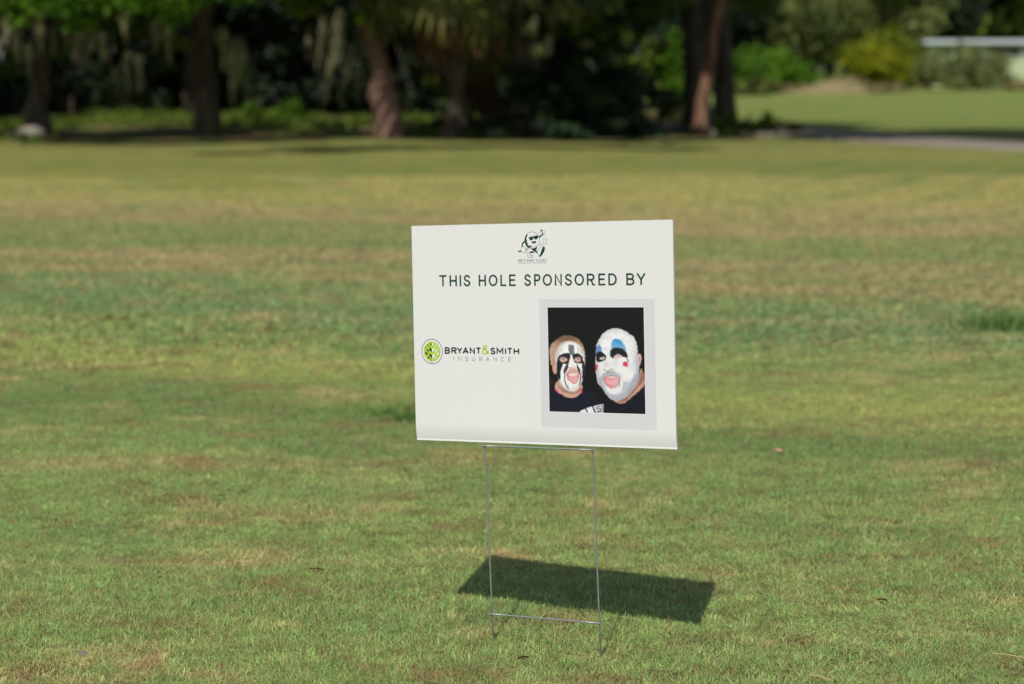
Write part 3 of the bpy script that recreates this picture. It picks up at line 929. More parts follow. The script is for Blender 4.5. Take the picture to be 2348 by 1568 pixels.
for wx in (4.6, 6.9):
    w = link('window', boxes('window', [(wx - 1.0, wx + 1.0, .36, .398, 1.85, 2.45)], M_GLASS), sh)
    link('frame', boxes('frame', [(wx - 1.06, wx - 1.003, .34, .397, 1.8, 2.5), (wx + 1.003, wx + 1.06, .34, .397, 1.8, 2.5), (wx - 1.0, wx + 1.0, .34, .397, 1.8, 1.847)], M_ROOF), w)

# the pale boulder at the left trunk's foot
def rock(name, label, x, y, r, mat, seed, squash=.55):
    rng = np.random.default_rng(seed)
    V, F = [], []
    n, m = 14, 9
    ph = rng.random(6) * 6
    for j in range(m):
        la = (j / (m - 1) - .5) * math.pi
        for i in range(n):
            lo = i / n * 2 * math.pi
            d = np.array([math.cos(la) * math.cos(lo), math.cos(la) * math.sin(lo), math.sin(la)])
            k = 1 + .14 * math.sin(3 * d[0] + ph[0]) + .12 * math.sin(4 * d[1] + ph[1]) + .1 * math.sin(5 * d[2] + 3 * d[0] + ph[2])
            V.append(d * k * r * np.array([1, .75, squash]) + np.array([0, 0, r * squash * .6]))
    for j in range(m - 1):
        for i in range(n):
            F.append((j * n + i, j * n + (i + 1) % n, (j + 1) * n + (i + 1) % n, (j + 1) * n + i))
    o = link(name, mesh_np(name, V, F, [mat], smooth=False), None, (x, y, 0))
    return tag(o, label, 'rock')
rm, t, b = new_mat('pale_stone', .9, .2)
tc = t.nodes.new('ShaderNodeTexCoord').outputs['Object']
t.links.new(mixc(t, noise_at(t, tc, 9, 5), lin(104, 98, 90), lin(160, 150, 138)), b.inputs['Base Color'])
rock('boulder', 'larger pale boulder at the foot of the far left trunk', px(76, 35.2), 35.2, .24, rm, 3)
rock('boulder', 'small pale boulder left of the larger one by the far left trunk', px(44, 35.3), 35.3, .11, rm, 4)

# ------------------------------------------------------------------ the yard sign
CTR = Vector((.05765, 4.06746, .66643))
YAW, LEAN, ROLL = R(-29.27), R(-3.809), R(-3.273)
HW, HH, TH = .3048, .2286, .0045
LEG0 = -.01207
RP = Matrix.Rotation(YAW, 4, 'Z') @ Matrix.Rotation(LEAN, 4, 'X') @ Matrix.Rotation(ROLL, 4, 'Y')
MP = Matrix.Translation(CTR) @ RP
base = Vector((.0705, 4.035, 0))
sign = thing('yard_sign', 'white sponsor yard sign on a wire stake, two painted faces printed on it', 'sign', base, YAW)
MB = Matrix.Translation(base) @ Matrix.Rotation(YAW, 4, 'Z')
ML = MB.inverted() @ MP

pm, t, b = new_mat('white_plastic_board', .55, .4)
tc = t.nodes.new('ShaderNodeTexCoord').outputs['Object']
c = mixc(t, noise_at(t, tc, 3, 3), lin(220, 221, 217), lin(224, 224, 220))
t.links.new(c, b.inputs['Base Color'])
bp = t.nodes.new('ShaderNodeBump')
bp.inputs['Strength'].default_value = .025
bp.inputs['Distance'].default_value = .001
wv = t.nodes.new('ShaderNodeTexWave')
wv.inputs['Scale'].default_value = 30
t.links.new(tc, wv.inputs[0])
t.links.new(wv.outputs['Fac'], bp.inputs['Height'])
t.links.new(bp.outputs[0], b.inputs['Normal'])

def panel_mesh():
    # cross-section (y,z): flat board whose last two centimetres bend back and end in a small rolled lip
    prof = []
    for z in (HH, .1, 0, -.1, -.193):
        prof.append((-TH / 2, z))
    for k in range(1, 9):
        u = k / 8
        prof.append((-TH / 2 + .0036 * u ** 1.8, -.193 - .0322 * u))
    prof += [(-TH / 2 + .0034, -.2262), (-TH / 2 + .0032, -HH)]
    back = [(y + TH, z) for (y, z) in reversed(prof)]
    ring = prof + back
    n = len(ring)
    V = [(x, y, z) for x in (-HW, HW) for (y, z) in ring]
    F = [(i, (i + 1) % n, n + (i + 1) % n, n + i) for i in range(n)]
    F += [tuple(range(n)), tuple(range(2 * n - 1, n - 1, -1))]
    me = bpy.data.meshes.new('panel')
    me.from_pydata(V, [], F)
    me.materials.append(pm)
    me.update()
    return me
panel = link('panel', panel_mesh(), sign)
panel.matrix_local = ML

# prints: outlines in millimetres from the panel's lower left corner
class Print:
    def __init__(s):
        s.V, s.F, s.M, s.k, s.st = [], [], [], 0, .000012
    def poly(s, pts, mat=0):
        s.k += 1
        y = -TH / 2 - .00012 - s.st * s.k
        b0 = len(s.V)
        for (u, v) in pts:
            s.V.append((u / 1000 - HW, y, v / 1000 - HH))
        a = sum(pts[i][0] * pts[(i + 1) % len(pts)][1] - pts[(i + 1) % len(pts)][0] * pts[i][1] for i in range(len(pts)))
        idx = list(range(b0, b0 + len(pts)))
        s.F.append(idx if a > 0 else idx[::-1])
        s.M.append(mat)
    def ring(s, cx, cy, rx, ry, w, mat=0, n=48, rot=0):
        s.k += 1
        y = -TH / 2 - .00012 - s.st * s.k
        b0 = len(s.V)
        for i in range(n):
            a = 2 * math.pi * i / n
            for q in (-w / 2, w / 2):
                ex, ey = (rx + q) * math.cos(a), (ry + q) * math.sin(a)
                s.V.append(((cx + ex * math.cos(rot) - ey * math.sin(rot)) / 1000 - HW, y, (cy + ex * math.sin(rot) + ey * math.cos(rot)) / 1000 - HH))
        for i in range(n):
            j = (i + 1) % n
            s.F.append([b0 + 2 * i, b0 + 2 * i + 1, b0 + 2 * j + 1, b0 + 2 * j])
            s.M.append(mat)
    def ell(s, cx, cy, rx, ry, mat=0, n=32, rot=0):
        s.poly([(cx + rx * math.cos(a) * math.cos(rot) - ry * math.sin(a) * math.sin(rot), cy + rx * math.cos(a) * math.sin(rot) + ry * math.sin(a) * math.cos(rot))
                for a in [2 * math.pi * i / n for i in range(n)]], mat)
    def stroke(s, pts, w, mat=0, cap=True):
        P = np.array(pts, float)
        n = len(P)
        Lf, Rt = [], []
        for i in range(n):
            d0 = P[i] - P[max(i - 1, 0)]
            d1 = P[min(i + 1, n - 1)] - P[i]
            if i == 0: d0 = d1
            if i == n - 1: d1 = d0
            d0 = d0 / (np.linalg.norm(d0) + 1e-9); d1 = d1 / (np.linalg.norm(d1) + 1e-9)
            m = d0 + d1
            m = m / (np.linalg.norm(m) + 1e-9)
            nn = np.array([-m[1], m[0]])
            k = min(1 / max(.25, abs(nn @ np.array([-d0[1], d0[0]]))), 2.2)
            Lf.append(P[i] + nn * w / 2 * k); Rt.append(P[i] - nn * w / 2 * k)
        out = list(Lf)
        def arc(c, d):
            a0 = math.atan2(d[0], -d[1])
            return [c + w / 2 * np.array([math.cos(a0 - math.pi * q / 6), math.sin(a0 - math.pi * q / 6)]) for q in range(1, 6)]
        if cap:
            d = P[-1] - P[-2]; d /= np.linalg.norm(d)
            a = math.atan2(d[0], -d[1])
            out += [P[-1] + w / 2 * np.array([math.cos(a - math.pi * q / 6), math.sin(a - math.pi * q / 6)]) for q in range(1, 6)]
        out += Rt[::-1]
        if cap:
            d = P[0] - P[1]; d /= np.linalg.norm(d)
            a = math.atan2(d[0], -d[1])
            out += [P[0] + w / 2 * np.array([math.cos(a - math.pi * q / 6), math.sin(a - math.pi * q / 6)]) for q in range(1, 6)]
        s.poly([tuple(q) for q in out], mat)
    def build(s, name, mats, label=None):
        me = bpy.data.meshes.new(name)
        me.from_pydata(s.V, [], s.F)
        for m in mats:
            me.materials.append(m)
        me.polygons.foreach_set('material_index', s.M)
        me.update()
        o = link(name, me, panel)
        if label:
            o['label'] = label
        return o

def arcp(cx, cy, rx, ry, a0, a1, n=12):
    return [(cx + rx * math.cos(R(a0 + (a1 - a0) * i / n)), cy + ry * math.sin(R(a0 + (a1 - a0) * i / n))) for i in range(n + 1)]

# monoline capitals in a 1 x 1 box: (kind, points)
G = {
    'T': [[(0, 1), (1, 1)], [(.5, 1), (.5, 0)]],
    'H': [[(0, 0), (0, 1)], [(1, 0), (1, 1)], [(0, .5), (1, .5)]],
    'I': [[(.5, 0), (.5, 1)]],
    'L': [[(0, 1), (0, 0), (1, 0)]],
    'E': [[(1, 1), (0, 1), (0, 0), (1, 0)], [(0, .52), (.85, .52)]],
    'N': [[(0, 0), (0, 1), (1, 0), (1, 1)]],
    'Y': [[(0, 1), (.5, .46)], [(1, 1), (.5, .46), (.5, 0)]],
    'A': [[(0, 0), (.5, 1), (1, 0)], [(.2, .3), (.8, .3)]],
    'M': [[(0, 0), (0, 1), (.5, .3), (1, 1), (1, 0)]],
    'U': [[(0, 1), (0, .38)] + arcp(.5, .38, .5, .38, 180, 360)[1:] + [(1, 1)]],
    'O': ['O'],
    'C': [arcp(.55, .5, .55, .5, 48, 312, 20)],
    'G': [arcp(.53, .5, .53, .5, 45, 350, 20) + [(1.03, .48), (.6, .48)]],
    'D': [[(0, 0), (0, 1), (.4, 1)] + arcp(.4, .5, .6, .5, 90, -90, 14)[1:] + [(.02, 0)]],
    'P': [[(0, 0), (0, 1), (.55, 1)] + arcp(.55, .73, .45, .27, 90, -90)[1:] + [(0, .46)]],
    'R': [[(0, 0), (0, 1), (.55, 1)] + arcp(.55, .74, .42, .26, 90, -90)[1:] + [(0, .48)], [(.5, .48), (.72, .22), (.8, .02), (1.05, 0)]],
    'B': [[(.4, 1)] + arcp(.5, .76, .42, .24, 90, -90) + [(0, .52)], [(.4, 1), (0, 1), (0, 0), (.4, 0)], [(.5, .52)] + arcp(.5, .26, .5, .26, 90, -90)[1:] + [(.3, 0)]],
    'S': [[tuple(q) for q in curve_pts([(.95, .82), (.72, .97), (.42, 1), (.1, .86), (.12, .62), (.5, .5), (.9, .38), (.97, .15), (.6, 0), (.28, .02), (.0, .2)], 4)]],
    '&': [[tuple(q) for q in curve_pts([(1.0, .0), (.62, .38), (.2, .78), (.3, .98), (.52, 1.0), (.68, .86), (.6, .68), (.2, .5), (.02, .26), (.2, .03), (.5, .0), (.8, .16), (.95, .44)], 4)]],
    "'": [[(.5, 1), (.5, .78)]],
    '.': [[(.4, 0), (.6, 0)]],
    '2': [[tuple(q) for q in curve_pts([(.05, .78), (.3, 1), (.8, .95), (.85, .65), (.4, .3), (0, 0)], 4)] + [(1, 0)]],
    '0': ['O'],
    '4': [[(.75, 0), (.75, 1), (0, .3), (1, .3)]],
}
def letter(pr, ch, u0, u1, v0, v1, w, mat=0, cap=True, inline=None):
    pr.k = 0
    a, b_ = u0 + w / 2, u1 - w / 2
    if ch == 'I' or ch in "'.":
        a, b_ = u0, u1
    f = lambda p: (a + p[0] * (b_ - a), v0 + w / 2 + p[1] * (v1 - v0 - w))
    for g in G[ch]:
        if g == 'O':
            pr.ring((a + b_) / 2, (v0 + v1) / 2, (b_ - a) / 2, (v1 - v0 - w) / 2, w, mat, 40)
            pts = arcp((a + b_) / 2, (v0 + v1) / 2, (b_ - a) / 2, (v1 - v0 - w) / 2, 0, 360, 30)
        else:
            pts = [f(p) for p in g]
            pr.stroke(pts, w, mat, cap)
        if inline:
            rr_ = random.Random(int(u0 * 7))
            P = np.array(pts)
            for i in range(len(P) - 1):
                Ls = np.linalg.norm(P[i + 1] - P[i])
                nseg = max(1, int(Ls / 2.6))
                for q in range(nseg):
                    if rr_.random() < .45:
                        s0 = (q + .1) / nseg; s1 = (q + rr_.uniform(.5, .95)) / nseg
                        pr.stroke([P[i] + (P[i + 1] - P[i]) * s0, P[i] + (P[i + 1] - P[i]) * s1], inline[0], inline[1])

INK_GREEN = flat_mat('dark_green_ink', lin(8, 58, 34), .5)
INK_PALE = flat_mat('worn_green_ink', lin(120, 150, 124), .5)
INK_BLACK = flat_mat('charcoal_ink', lin(42, 43, 48), .5)
INK_GREY = flat_mat('grey_ink', lin(96, 98, 100), .5)
INK_LIME = flat_mat('lime_ink', lin(172, 200, 62), .5)
INK_WHITE = flat_mat('white_ink', lin(225, 226, 222), .5)
INK_BORDER = flat_mat('light_grey_ink', lin(209, 208, 209), .5)
INK_BAR = flat_mat('pale_grey_ink', lin(186, 192, 186), .5)

# heading
pr = Print()
hx = lambda x: 66.2 + .27842 * (x - 268) - 9.42e-6 * (x - 268) ** 2
for ch, a, b_ in [('T', 268, 335), ('H', 360, 425), ('I', 449, 463), ('S', 485, 545), ('H', 619, 684), ('O', 708, 787), ('L', 812, 865), ('E', 890, 950),
                  ('S', 1025, 1085), ('P', 1113, 1170), ('O', 1190, 1273), ('N', 1297, 1362), ('S', 1388, 1452), ('O', 1475, 1560), ('R', 1585, 1657), ('E', 1688, 1752), ('D', 1778, 1855),
                  ('B', 1940, 2015), ('Y', 2035, 2113)]:
    letter(pr, ch, hx(a), hx(b_), 327.6, 352.0, 3.8, 0, True, (.45, 1))
pr.build('lettering', [INK_GREEN, INK_PALE], 'dark green heading THIS HOLE SPONSORED BY')

# insurer's name
pr = Print()
bx = lambda x: 76.3 + .12485 * (x - 618) - 1.79e-6 * (x - 618) ** 2
for ch, a, b_ in [('B', 618, 724), ('R', 748, 858), ('Y', 856, 968), ('A', 966, 1095), ('N', 1112, 1216), ('T', 1234, 1338), ('S', 1520, 1622), ('M', 1642, 1778), ('I', 1808, 1836), ('T', 1853, 1957), ('H', 1978, 2093)]:
    letter(pr, ch, bx(a), bx(b_), 185.3, 199.7, 3.2, 0, False)
letter(pr, '&', bx(1346), bx(1500), 184.8, 204.6, 3.2, 1, False)
pr.build('lettering', [INK_BLACK, INK_LIME], 'bold name BRYANT&SMITH with a lime ampersand')
pr = Print()
for ch, a, b_ in [('I', 780, 796), ('N', 880, 942), ('S', 1020, 1076), ('U', 1153, 1214), ('R', 1298, 1358), ('A', 1432, 1500), ('N', 1580, 1645), ('C', 1727, 1790), ('E', 1873, 1927)]:
    letter(pr, ch, bx(a), bx(b_), 171.1, 180.0, .95, 0, False)
pr.build('lettering', [INK_GREY], 'thin grey spaced word INSURANCE')

# tree emblem
pr = Print()
lx = lambda x: 18.9 + (x - 163) * .1258
ly = lambda y: 190 - (y - 465) * .1077
pr.ell(44.7, 190, 20.6, 21.2, 1, 48)
pr.ring(44.7, 190, 25.6, 26.2, 1.15, 0, 64)
for (x, y, h, w) in [(348, 320, 60, 30), (293, 348, 48, 26), (246, 392, 34, 20), (283, 447, 66, 36), (340, 430, 96, 50), (257, 503, 74, 42), (340, 548, 96, 52), (300, 588, 56, 34)]:
    for sgn, mt, cxm in ((1, 0, 0), (-1, 2, 730)):
        X = x if sgn > 0 else cxm - x + 4
        q = [(X - sgn * w / 2, y - h / 2), (X + sgn * w / 2, y - h * .12), (X + sgn * w / 2, y + h / 2), (X - sgn * w / 2, y + h * .12)]
        pr.poly([(lx(a), ly(b_)) for a, b_ in q], mt)
pr.stroke([(lx(362), ly(545)), (lx(362), ly(712))], 1.3, 0, False)
pr.stroke([(lx(373), ly(545)), (lx(373), ly(700))], 1.3, 2, False)
pr.build('emblem', [INK_BLACK, INK_LIME, INK_WHITE], 'round tree emblem, charcoal and lime')

# event emblem on top of the board
pr = Print()
pr.st = .000005
ex = lambda x: 258.5 + (x - 600) * .0741
ey = lambda y: 443.5 - (y - 260) * .0642
def E_(pts): return [(ex(a), ey(b_)) for a, b_ in pts]
def sm(pts, k=4): return [tuple(q) for q in curve_pts(pts, k)]
pr.stroke(E_(sm([(830, 630), (755, 680), (732, 760), (735, 830)])), 3.0, 0)                      # arm
pr.poly(E_(sm([(890, 940), (880, 1040), (920, 1140), (1060, 1140), (1060, 1100), (1020, 1060), (970, 1060), (950, 950), (890, 940)])), 2)
pr.stroke(E_(sm([(890, 940), (880, 1040), (925, 1140), (1055, 1142), (1062, 1105), (1020, 1062), (975, 1060)])), .8, 0)
pr.stroke(E_([(920, 960), (950, 1095), (1050, 1100)]), .6, 0)
pr.stroke(E_([(965, 985), (1100, 975)]), 3.4, 0, False)
pr.poly(E_(sm([(1000, 860), (1190, 800), (1190, 870), (1170, 920), (1130, 900), (1220, 980), (1210, 1020), (1090, 940), (1000, 860)], 3)), 0)
pr.poly(E_(sm([(1330, 800), (1280, 860), (1210, 970), (1250, 1110), (1290, 1130), (1420, 900), (1400, 810), (1330, 800)], 3)), 2)
pr.stroke(E_(sm([(1350, 800), (1280, 870), (1212, 970), (1255, 1115)])), .8, 0)
pr.poly(E_(sm([(1390, 795), (1445, 830), (1440, 920), (1370, 1060), (1290, 1135), (1262, 1120), (1300, 1040), (1350, 900), (1390, 795)], 3)), 0)
pr.ell(ex(1050), ey(600), 17.5, 17.2, 2)
pr.poly(E_(sm([(910, 390), (840, 480), (812, 600), (850, 750), (930, 850), (1040, 830), (1010, 760), (940, 770), (900, 680), (885, 590), (870, 540), (905, 450), (910, 390)], 3)), 0)
pr.ring(ex(1050), ey(600), 17.5, 17.2, .8, 0)
for (a, b_) in [(860, 520), (850, 620), (870, 690), (900, 760), (850, 460), (960, 800), (1000, 790), (880, 640)]:
    pr.ell(ex(a), ey(b_), .45, .45, 2, 8)
pr.poly(E_([(940, 500), (1245, 440), (1250, 470), (1225, 560), (1140, 580), (1095, 505), (1075, 590), (985, 605), (955, 540)]), 0)
pr.poly(E_(sm([(1030, 640), (1170, 630), (1165, 690), (1110, 722), (1060, 700), (1030, 640)], 3)), 0)
pr.ell(ex(1112), ey(700), 1.8, .9, 2, 14)
pr.stroke(E_(sm([(975, 450), (1000, 430), (1030, 430)])), .45, 1)
pr.stroke(E_(sm([(1120, 425), (1145, 400), (1180, 405)])), .45, 1)
pr.stroke(E_([(1285, 505), (1340, 455)]), 3.2, 0)
pr.ell(ex(1380), ey(370), 5.9, 5.4, 2)
pr.ring(ex(1380), ey(370), 5.9, 5.4, .6, 0, 28)
pr.poly(E_([(1340, 290), (1390, 330), (1420, 420), (1350, 455), (1375, 370)]), 0)
pr.ell(ex(1352), ey(285), 2.2, 2.0, 0, 16)
pr.stroke(E_([(620, 955), (900, 870)]), 2.7, 0)
pr.stroke(E_([(885, 880), (1450, 700)]), 2.3, 1)
pr.stroke(E_([(885, 880), (1450, 700)]), 1.5, 2)
pr.poly(E_([(1420, 560), (1475, 548), (1515, 585), (1500, 690), (1470, 720), (1430, 690)]), 2)
pr.stroke(E_([(1425, 690), (1420, 560), (1475, 548), (1515, 585), (1500, 690), (1470, 720)]), .8, 1)
pr.ell(ex(770), ey(895), 5.6, 6.6, 2)
pr.ring(ex(770), ey(895), 5.6, 6.6, .7, 0, 28)
# its caption
def caption(text, u0, u1, v0, v1, w, mat):
    pr.st = .000012
    wid = {' ': .55, 'I': .35, "'": .3, '.': .3}
    tot = sum(wid.get(c, .8) for c in text) + .3 * (len(text) - 1)
    k = (u1 - u0) / tot
    u = u0
    for c in text:
        if c != ' ':
            letter(pr, c, u, u + wid.get(c, .8) * k, v0, v1, w, mat)
        u += (wid.get(c, .8) + .3) * k
caption("BEE'S BOGEY CLASSIC", 258.8, 325.2, 378.2, 382.7, .62, 0)
pr.poly([(258.8, 374.3), (280.5, 374.3), (280.5, 376.5), (258.8, 376.5)], 3)
pr.poly([(302.0, 374.3), (324.8, 374.3), (324.8, 376.5), (302.0, 376.5)], 3)
caption('EST. 2024', 283, 300.5, 374.2, 376.7, .32, 1)
pr.build('emblem', [INK_GREEN, INK_GREY, INK_WHITE, INK_BAR], "golf event emblem with caption BEE'S BOGEY CLASSIC")

# grey border of the printed snapshot
pr = Print()
pr.poly([(305.6, 37.6), (567.2, 38.0), (567.2, 299.8), (305.6, 300.3)], 0)
pr.build('photo_border', [INK_BORDER])
pr = Print()
pr.k = 4
pr.poly([(323.6, 68.0), (544.4, 68.0), (544.4, 284.9), (323.6, 284.9)], 0)
pr.build('photo_margin', [flat_mat('margin_ink', lin(225, 226, 222), .5)])

# the snapshot itself: flat print, its picture painted point by point on a fine grid
def snapshot():
    NU, NV = 250, 250
    A, B = np.meshgrid(np.linspace(0, 1, NU), np.linspace(0, 1, NV))
    X = 127 + 1084 * A + 25 * B
    Y = 135 + B * (1174 + 27 * A)
    rng = np.random.default_rng(3)
    img = np.zeros(X.shape + (3,)) + np.array([15, 16, 14.])
    def vn(sc, seed):
        r = np.random.default_rng(seed)
        g = r.random((int(1500 / sc) + 3, int(1500 / sc) + 3))
        xi, yi = X / sc, Y / sc
        x0, y0 = xi.astype(int), yi.astype(int)
        fx, fy = xi - x0, yi - y0
        fx, fy = fx * fx * (3 - 2 * fx), fy * fy * (3 - 2 * fy)
        return (g[y0, x0] * (1 - fx) + g[y0, x0 + 1] * fx) * (1 - fy) + (g[y0 + 1, x0] * (1 - fx) + g[y0 + 1, x0 + 1] * fx) * fy
    n1, n2, n3 = vn(60, 1), vn(22, 2), vn(9, 3)
    wx, wy = (n2 - .5) * 10, (vn(22, 5) - .5) * 10
    def lay(mask, col, op=1.0):
        col = np.array(col, float)
        m = np.clip(mask * op, 0, 1)[..., None]
        img[:] = img * (1 - m) + col * m
    def sst(d, s):
        t = np.clip(.5 - d / s, 0, 1)
        return t * t * (3 - 2 * t)
    def ell(cx, cy, rx, ry, s=8, rot=0, w=1):
        a = R(rot)
        dx, dy = X + wx * w - cx, Y + wy * w - cy
        u = dx * math.cos(a) + dy * math.sin(a)
        v = -dx * math.sin(a) + dy * math.cos(a)
        k = np.sqrt((u / rx) ** 2 + (v / ry) ** 2)
        return sst((k - 1) * min(rx, ry), s)
    def poly(pts, s=8, w=1, smooth=True):
        P = curve_pts(list(pts) + [pts[0]], 4)[:-1] if smooth else np.array(pts, float)
        x, y = X + wx * w, Y + wy * w
        ins = np.zeros(X.shape, bool)
        d = np.full(X.shape, 1e9)
        for i in range(len(P)):
            a, b_ = P[i], P[(i + 1) % len(P)]
            e = b_ - a
            t = np.clip(((x - a[0]) * e[0] + (y - a[1]) * e[1]) / (e @ e + 1e-9), 0, 1)
            d = np.minimum(d, np.hypot(x - a[0] - t * e[0], y - a[1] - t * e[1]))
            c = ((a[1] > y) != (b_[1] > y)) & (x < e[0] * (y - a[1]) / (e[1] if abs(e[1]) > 1e-9 else 1e-9) + a[0])
            ins ^= c
        return sst(np.where(ins, -d, d), s)
    def line(pts, w, s=5):
        P = curve_pts(pts, 4)
        d = np.full(X.shape, 1e9)
        for i in range(len(P) - 1):
            a, b_ = P[i], P[i + 1]
            e = b_ - a
            t = np.clip(((X - a[0]) * e[0] + (Y - a[1]) * e[1]) / (e @ e + 1e-9), 0, 1)
            d = np.minimum(d, np.hypot(X - a[0] - t * e[0], Y - a[1] - t * e[1]))
        return sst(d - w / 2, s)
    streak = vn(14, 9)
    # ---- shirts
    lay(poly([(140, 1400), (140, 1100), (210, 1050), (300, 1120), (430, 1150), (530, 1100), (640, 1080), (700, 1200), (760, 1400)], 10), (18, 22, 34))
    lay(ell(100, 980, 90, 60, 60), (52, 40, 34), .8)
    lay(poly([(700, 1400), (760, 1180), (900, 1200), (1000, 1210), (1260, 960), (1300, 1400)], 10), (16, 18, 28))
    # ---- the fair haired person on the left
    lay(poly([(240, 960), (215, 1040), (300, 1130), (420, 1155), (510, 1100), (515, 1000)], 8), (198, 160, 142))
    lay(poly([(235, 980), (300, 1040), (430, 1090), (520, 1030), (500, 1080), (420, 1110), (300, 1080)], 30), (130, 92, 76), .6)
    lay(poly([(205, 1040), (225, 1080), (320, 1140), (300, 1120), (250, 1090), (215, 1035)], 5), (228, 60, 118))
    lay(poly([(505, 1040), (530, 1085), (512, 1115), (505, 1080)], 5), (228, 60, 118))
    lay(poly([(180, 770), (225, 790), (225, 880), (195, 865)], 6), (214, 150, 134))
    hair = poly([(150, 640), (165, 560), (230, 500), (300, 460), (400, 455), (490, 500), (545, 580), (560, 700), (555, 800), (520, 780), (200, 790), (165, 760)], 14)
    lay(hair, (158, 126, 104))
    lay(hair * (streak > .5), (204, 172, 144), .6)
    lay(hair * ell(350, 470, 170, 60, 80), (104, 78, 58), .8)
    lay(hair * ell(170, 640, 50, 150, 50), (204, 176, 156), .5)
    lay(hair * (n3 > .6), (126, 96, 74), .35)
    face = poly([(215, 650), (250, 570), (330, 515), (430, 520), (510, 570), (548, 660), (552, 780), (545, 900), (510, 1010), (440, 1080), (350, 1068), (280, 1000), (240, 900), (215, 780)], 8)
    lay(face, (222, 208, 196))
    lay(poly([(260, 590), (340, 530), (470, 545), (530, 640), (545, 860), (500, 1020), (430, 1078), (340, 1050), (260, 940), (232, 760)], 12), (240, 240, 236))
    lay(np.clip(face - ell(395, 790, 140, 265, 50), 0, 1), (150, 140, 140), .3)
    lay(poly([(372, 560), (425, 560), (432, 660), (380, 660)], 12) , (70, 72, 78), .55 + .45 * n3)
    lay(line([(275, 600), (310, 640)], 5), (120, 118, 118), .6)
    lay(line([(478, 580), (482, 650)], 8), (110, 108, 110), .6)
    lay(line([(510, 600), (515, 650)], 8), (120, 118, 118), .6)
    lay(poly([(240, 730), (262, 680), (320, 655), (385, 665), (388, 760), (350, 770), (250, 775)], 8), (34, 34, 38))
    lay(poly([(415, 665), (480, 655), (525, 690), (535, 760), (470, 765), (430, 740)], 8), (34, 34, 38))
    lay(poly([(235, 760), (300, 770), (280, 850), (272, 950), (240, 900)], 8), (26, 26, 30))
    lay(poly([(520, 740), (550, 760), (545, 900), (525, 940), (530, 830)], 8), (30, 30, 34))
    lay(poly([(352, 760), (375, 720), (372, 800), (335, 870), (312, 880), (318, 840)], 8), (48, 48, 52))
    lay(poly([(455, 770), (475, 790), (508, 850), (500, 890), (478, 850)], 8), (44, 44, 48))
    lay(ell(312, 724, 46, 30, 8), (218, 170, 156)); lay(ell(478, 722, 36, 32, 8), (216, 164, 152))
    for cx_, cy_ in ((312, 722), (476, 718)):
        lay(ell(cx_, cy_, 22, 10, 5), (236, 226, 222)); lay(ell(cx_, cy_, 9, 9, 4), (84, 80, 78))
        lay(line([(cx_ - 28, cy_ - 4), (cx_, cy_ - 14), (cx_ + 26, cy_ - 4)], 4), (50, 40, 40), .8)
    lay(poly([(388, 700), (420, 700), (452, 790), (430, 812), (375, 808), (365, 785)], 8), (232, 230, 226))
    lay(line([(365, 800), (385, 818), (410, 808), (435, 818), (452, 800)], 5), (150, 120, 116), .8)
    lay(poly([(330, 900), (360, 850), (400, 820), (450, 825), (490, 860), (500, 900), (480, 880), (360, 890)], 8), (214, 166, 156))
    lay(poly([(345, 895), (370, 875), (470, 872), (490, 900), (485, 950), (460, 990), (430, 1000), (385, 970), (355, 930)], 8), (196, 122, 122))
    lay(poly([(372, 880), (470, 878), (462, 902), (380, 905)], 6), (240, 222, 208))
    lay(poly([(365, 925), (400, 908), (462, 908), (478, 935), (462, 980), (432, 994), (392, 968)], 10), (226, 164, 160))
    lay(line([(330, 890), (325, 950), (345, 1010), (370, 1050)], 10), (44, 44, 48))
    lay(line([(506, 880), (508, 940), (498, 1010)], 10), (54, 54, 58))
    lay(face * np.clip(n2 - .6, 0, 1), (130, 122, 124), .5)
    # ---- the bald person on the right
    lay(poly([(880, 1180), (1000, 1150), (1150, 980), (1180, 820), (1222, 900), (1225, 1000), (1100, 1120), (1000, 1215), (930, 1215)], 8), (190, 142, 122))
    lay(poly([(1150, 1000), (1200, 850), (1235, 900), (1235, 1000), (1100, 1130), (1010, 1190), (940, 1195)], 40), (120, 78, 66), .6)
    lay(poly([(1010, 1205), (1120, 1120), (1225, 1000), (1225, 960), (1110, 1085)], 20), (222, 178, 154), .7)
    lay(ell(1160, 725, 28, 72, 6, 4), (222, 176, 164))
    lay(ell(1164, 730, 12, 46, 8, 4), (206, 124, 116), .7)
    head = poly([(682, 620), (700, 520), (760, 430), (850, 376), (920, 370), (1010, 400), (1100, 470), (1140, 560), (1150, 680), (1165, 820), (1160, 950), (1090, 1080), (1000, 1160), (900, 1190), (820, 1140), (760, 1060), (700, 970), (680, 850), (676, 720)], 7)
    lay(head, (229, 229, 224))
    lay(head * ell(1100, 560, 70, 150, 90, -14), (206, 210, 220), .8)
    lay(head * ell(1130, 760, 34, 160, 50), (198, 198, 210), .6)
    beard = poly([(700, 960), (720, 940), (770, 880), (850, 845), (930, 870), (975, 930), (1000, 970), (1080, 960), (1130, 830), (1168, 820), (1160, 950), (1090, 1080), (1000, 1160), (900, 1192), (820, 1140), (760, 1060)], 26)
    grain = vn(5, 12)
    lay(beard * head, np.array([150, 154, 168]), .35 + .65 * grain)
    lay(beard * head * (grain > .6), (214, 216, 222), .5)
    lay(beard * head * ell(1140, 980, 60, 170, 50, 25), (150, 120, 130), .45)
    lay(poly([(770, 960), (960, 930), (980, 1050), (930, 1110), (840, 1105), (790, 1050)], 22), (226, 226, 222))
    lay(poly([(745, 930), (770, 880), (840, 850), (920, 870), (960, 930), (930, 905), (850, 895), (790, 905)], 14), (160, 164, 172), .8)
    lay(poly([(770, 925), (850, 900), (945, 912), (948, 960), (925, 1020), (860, 1048), (820, 1030), (785, 985)], 6), (214, 134, 138))
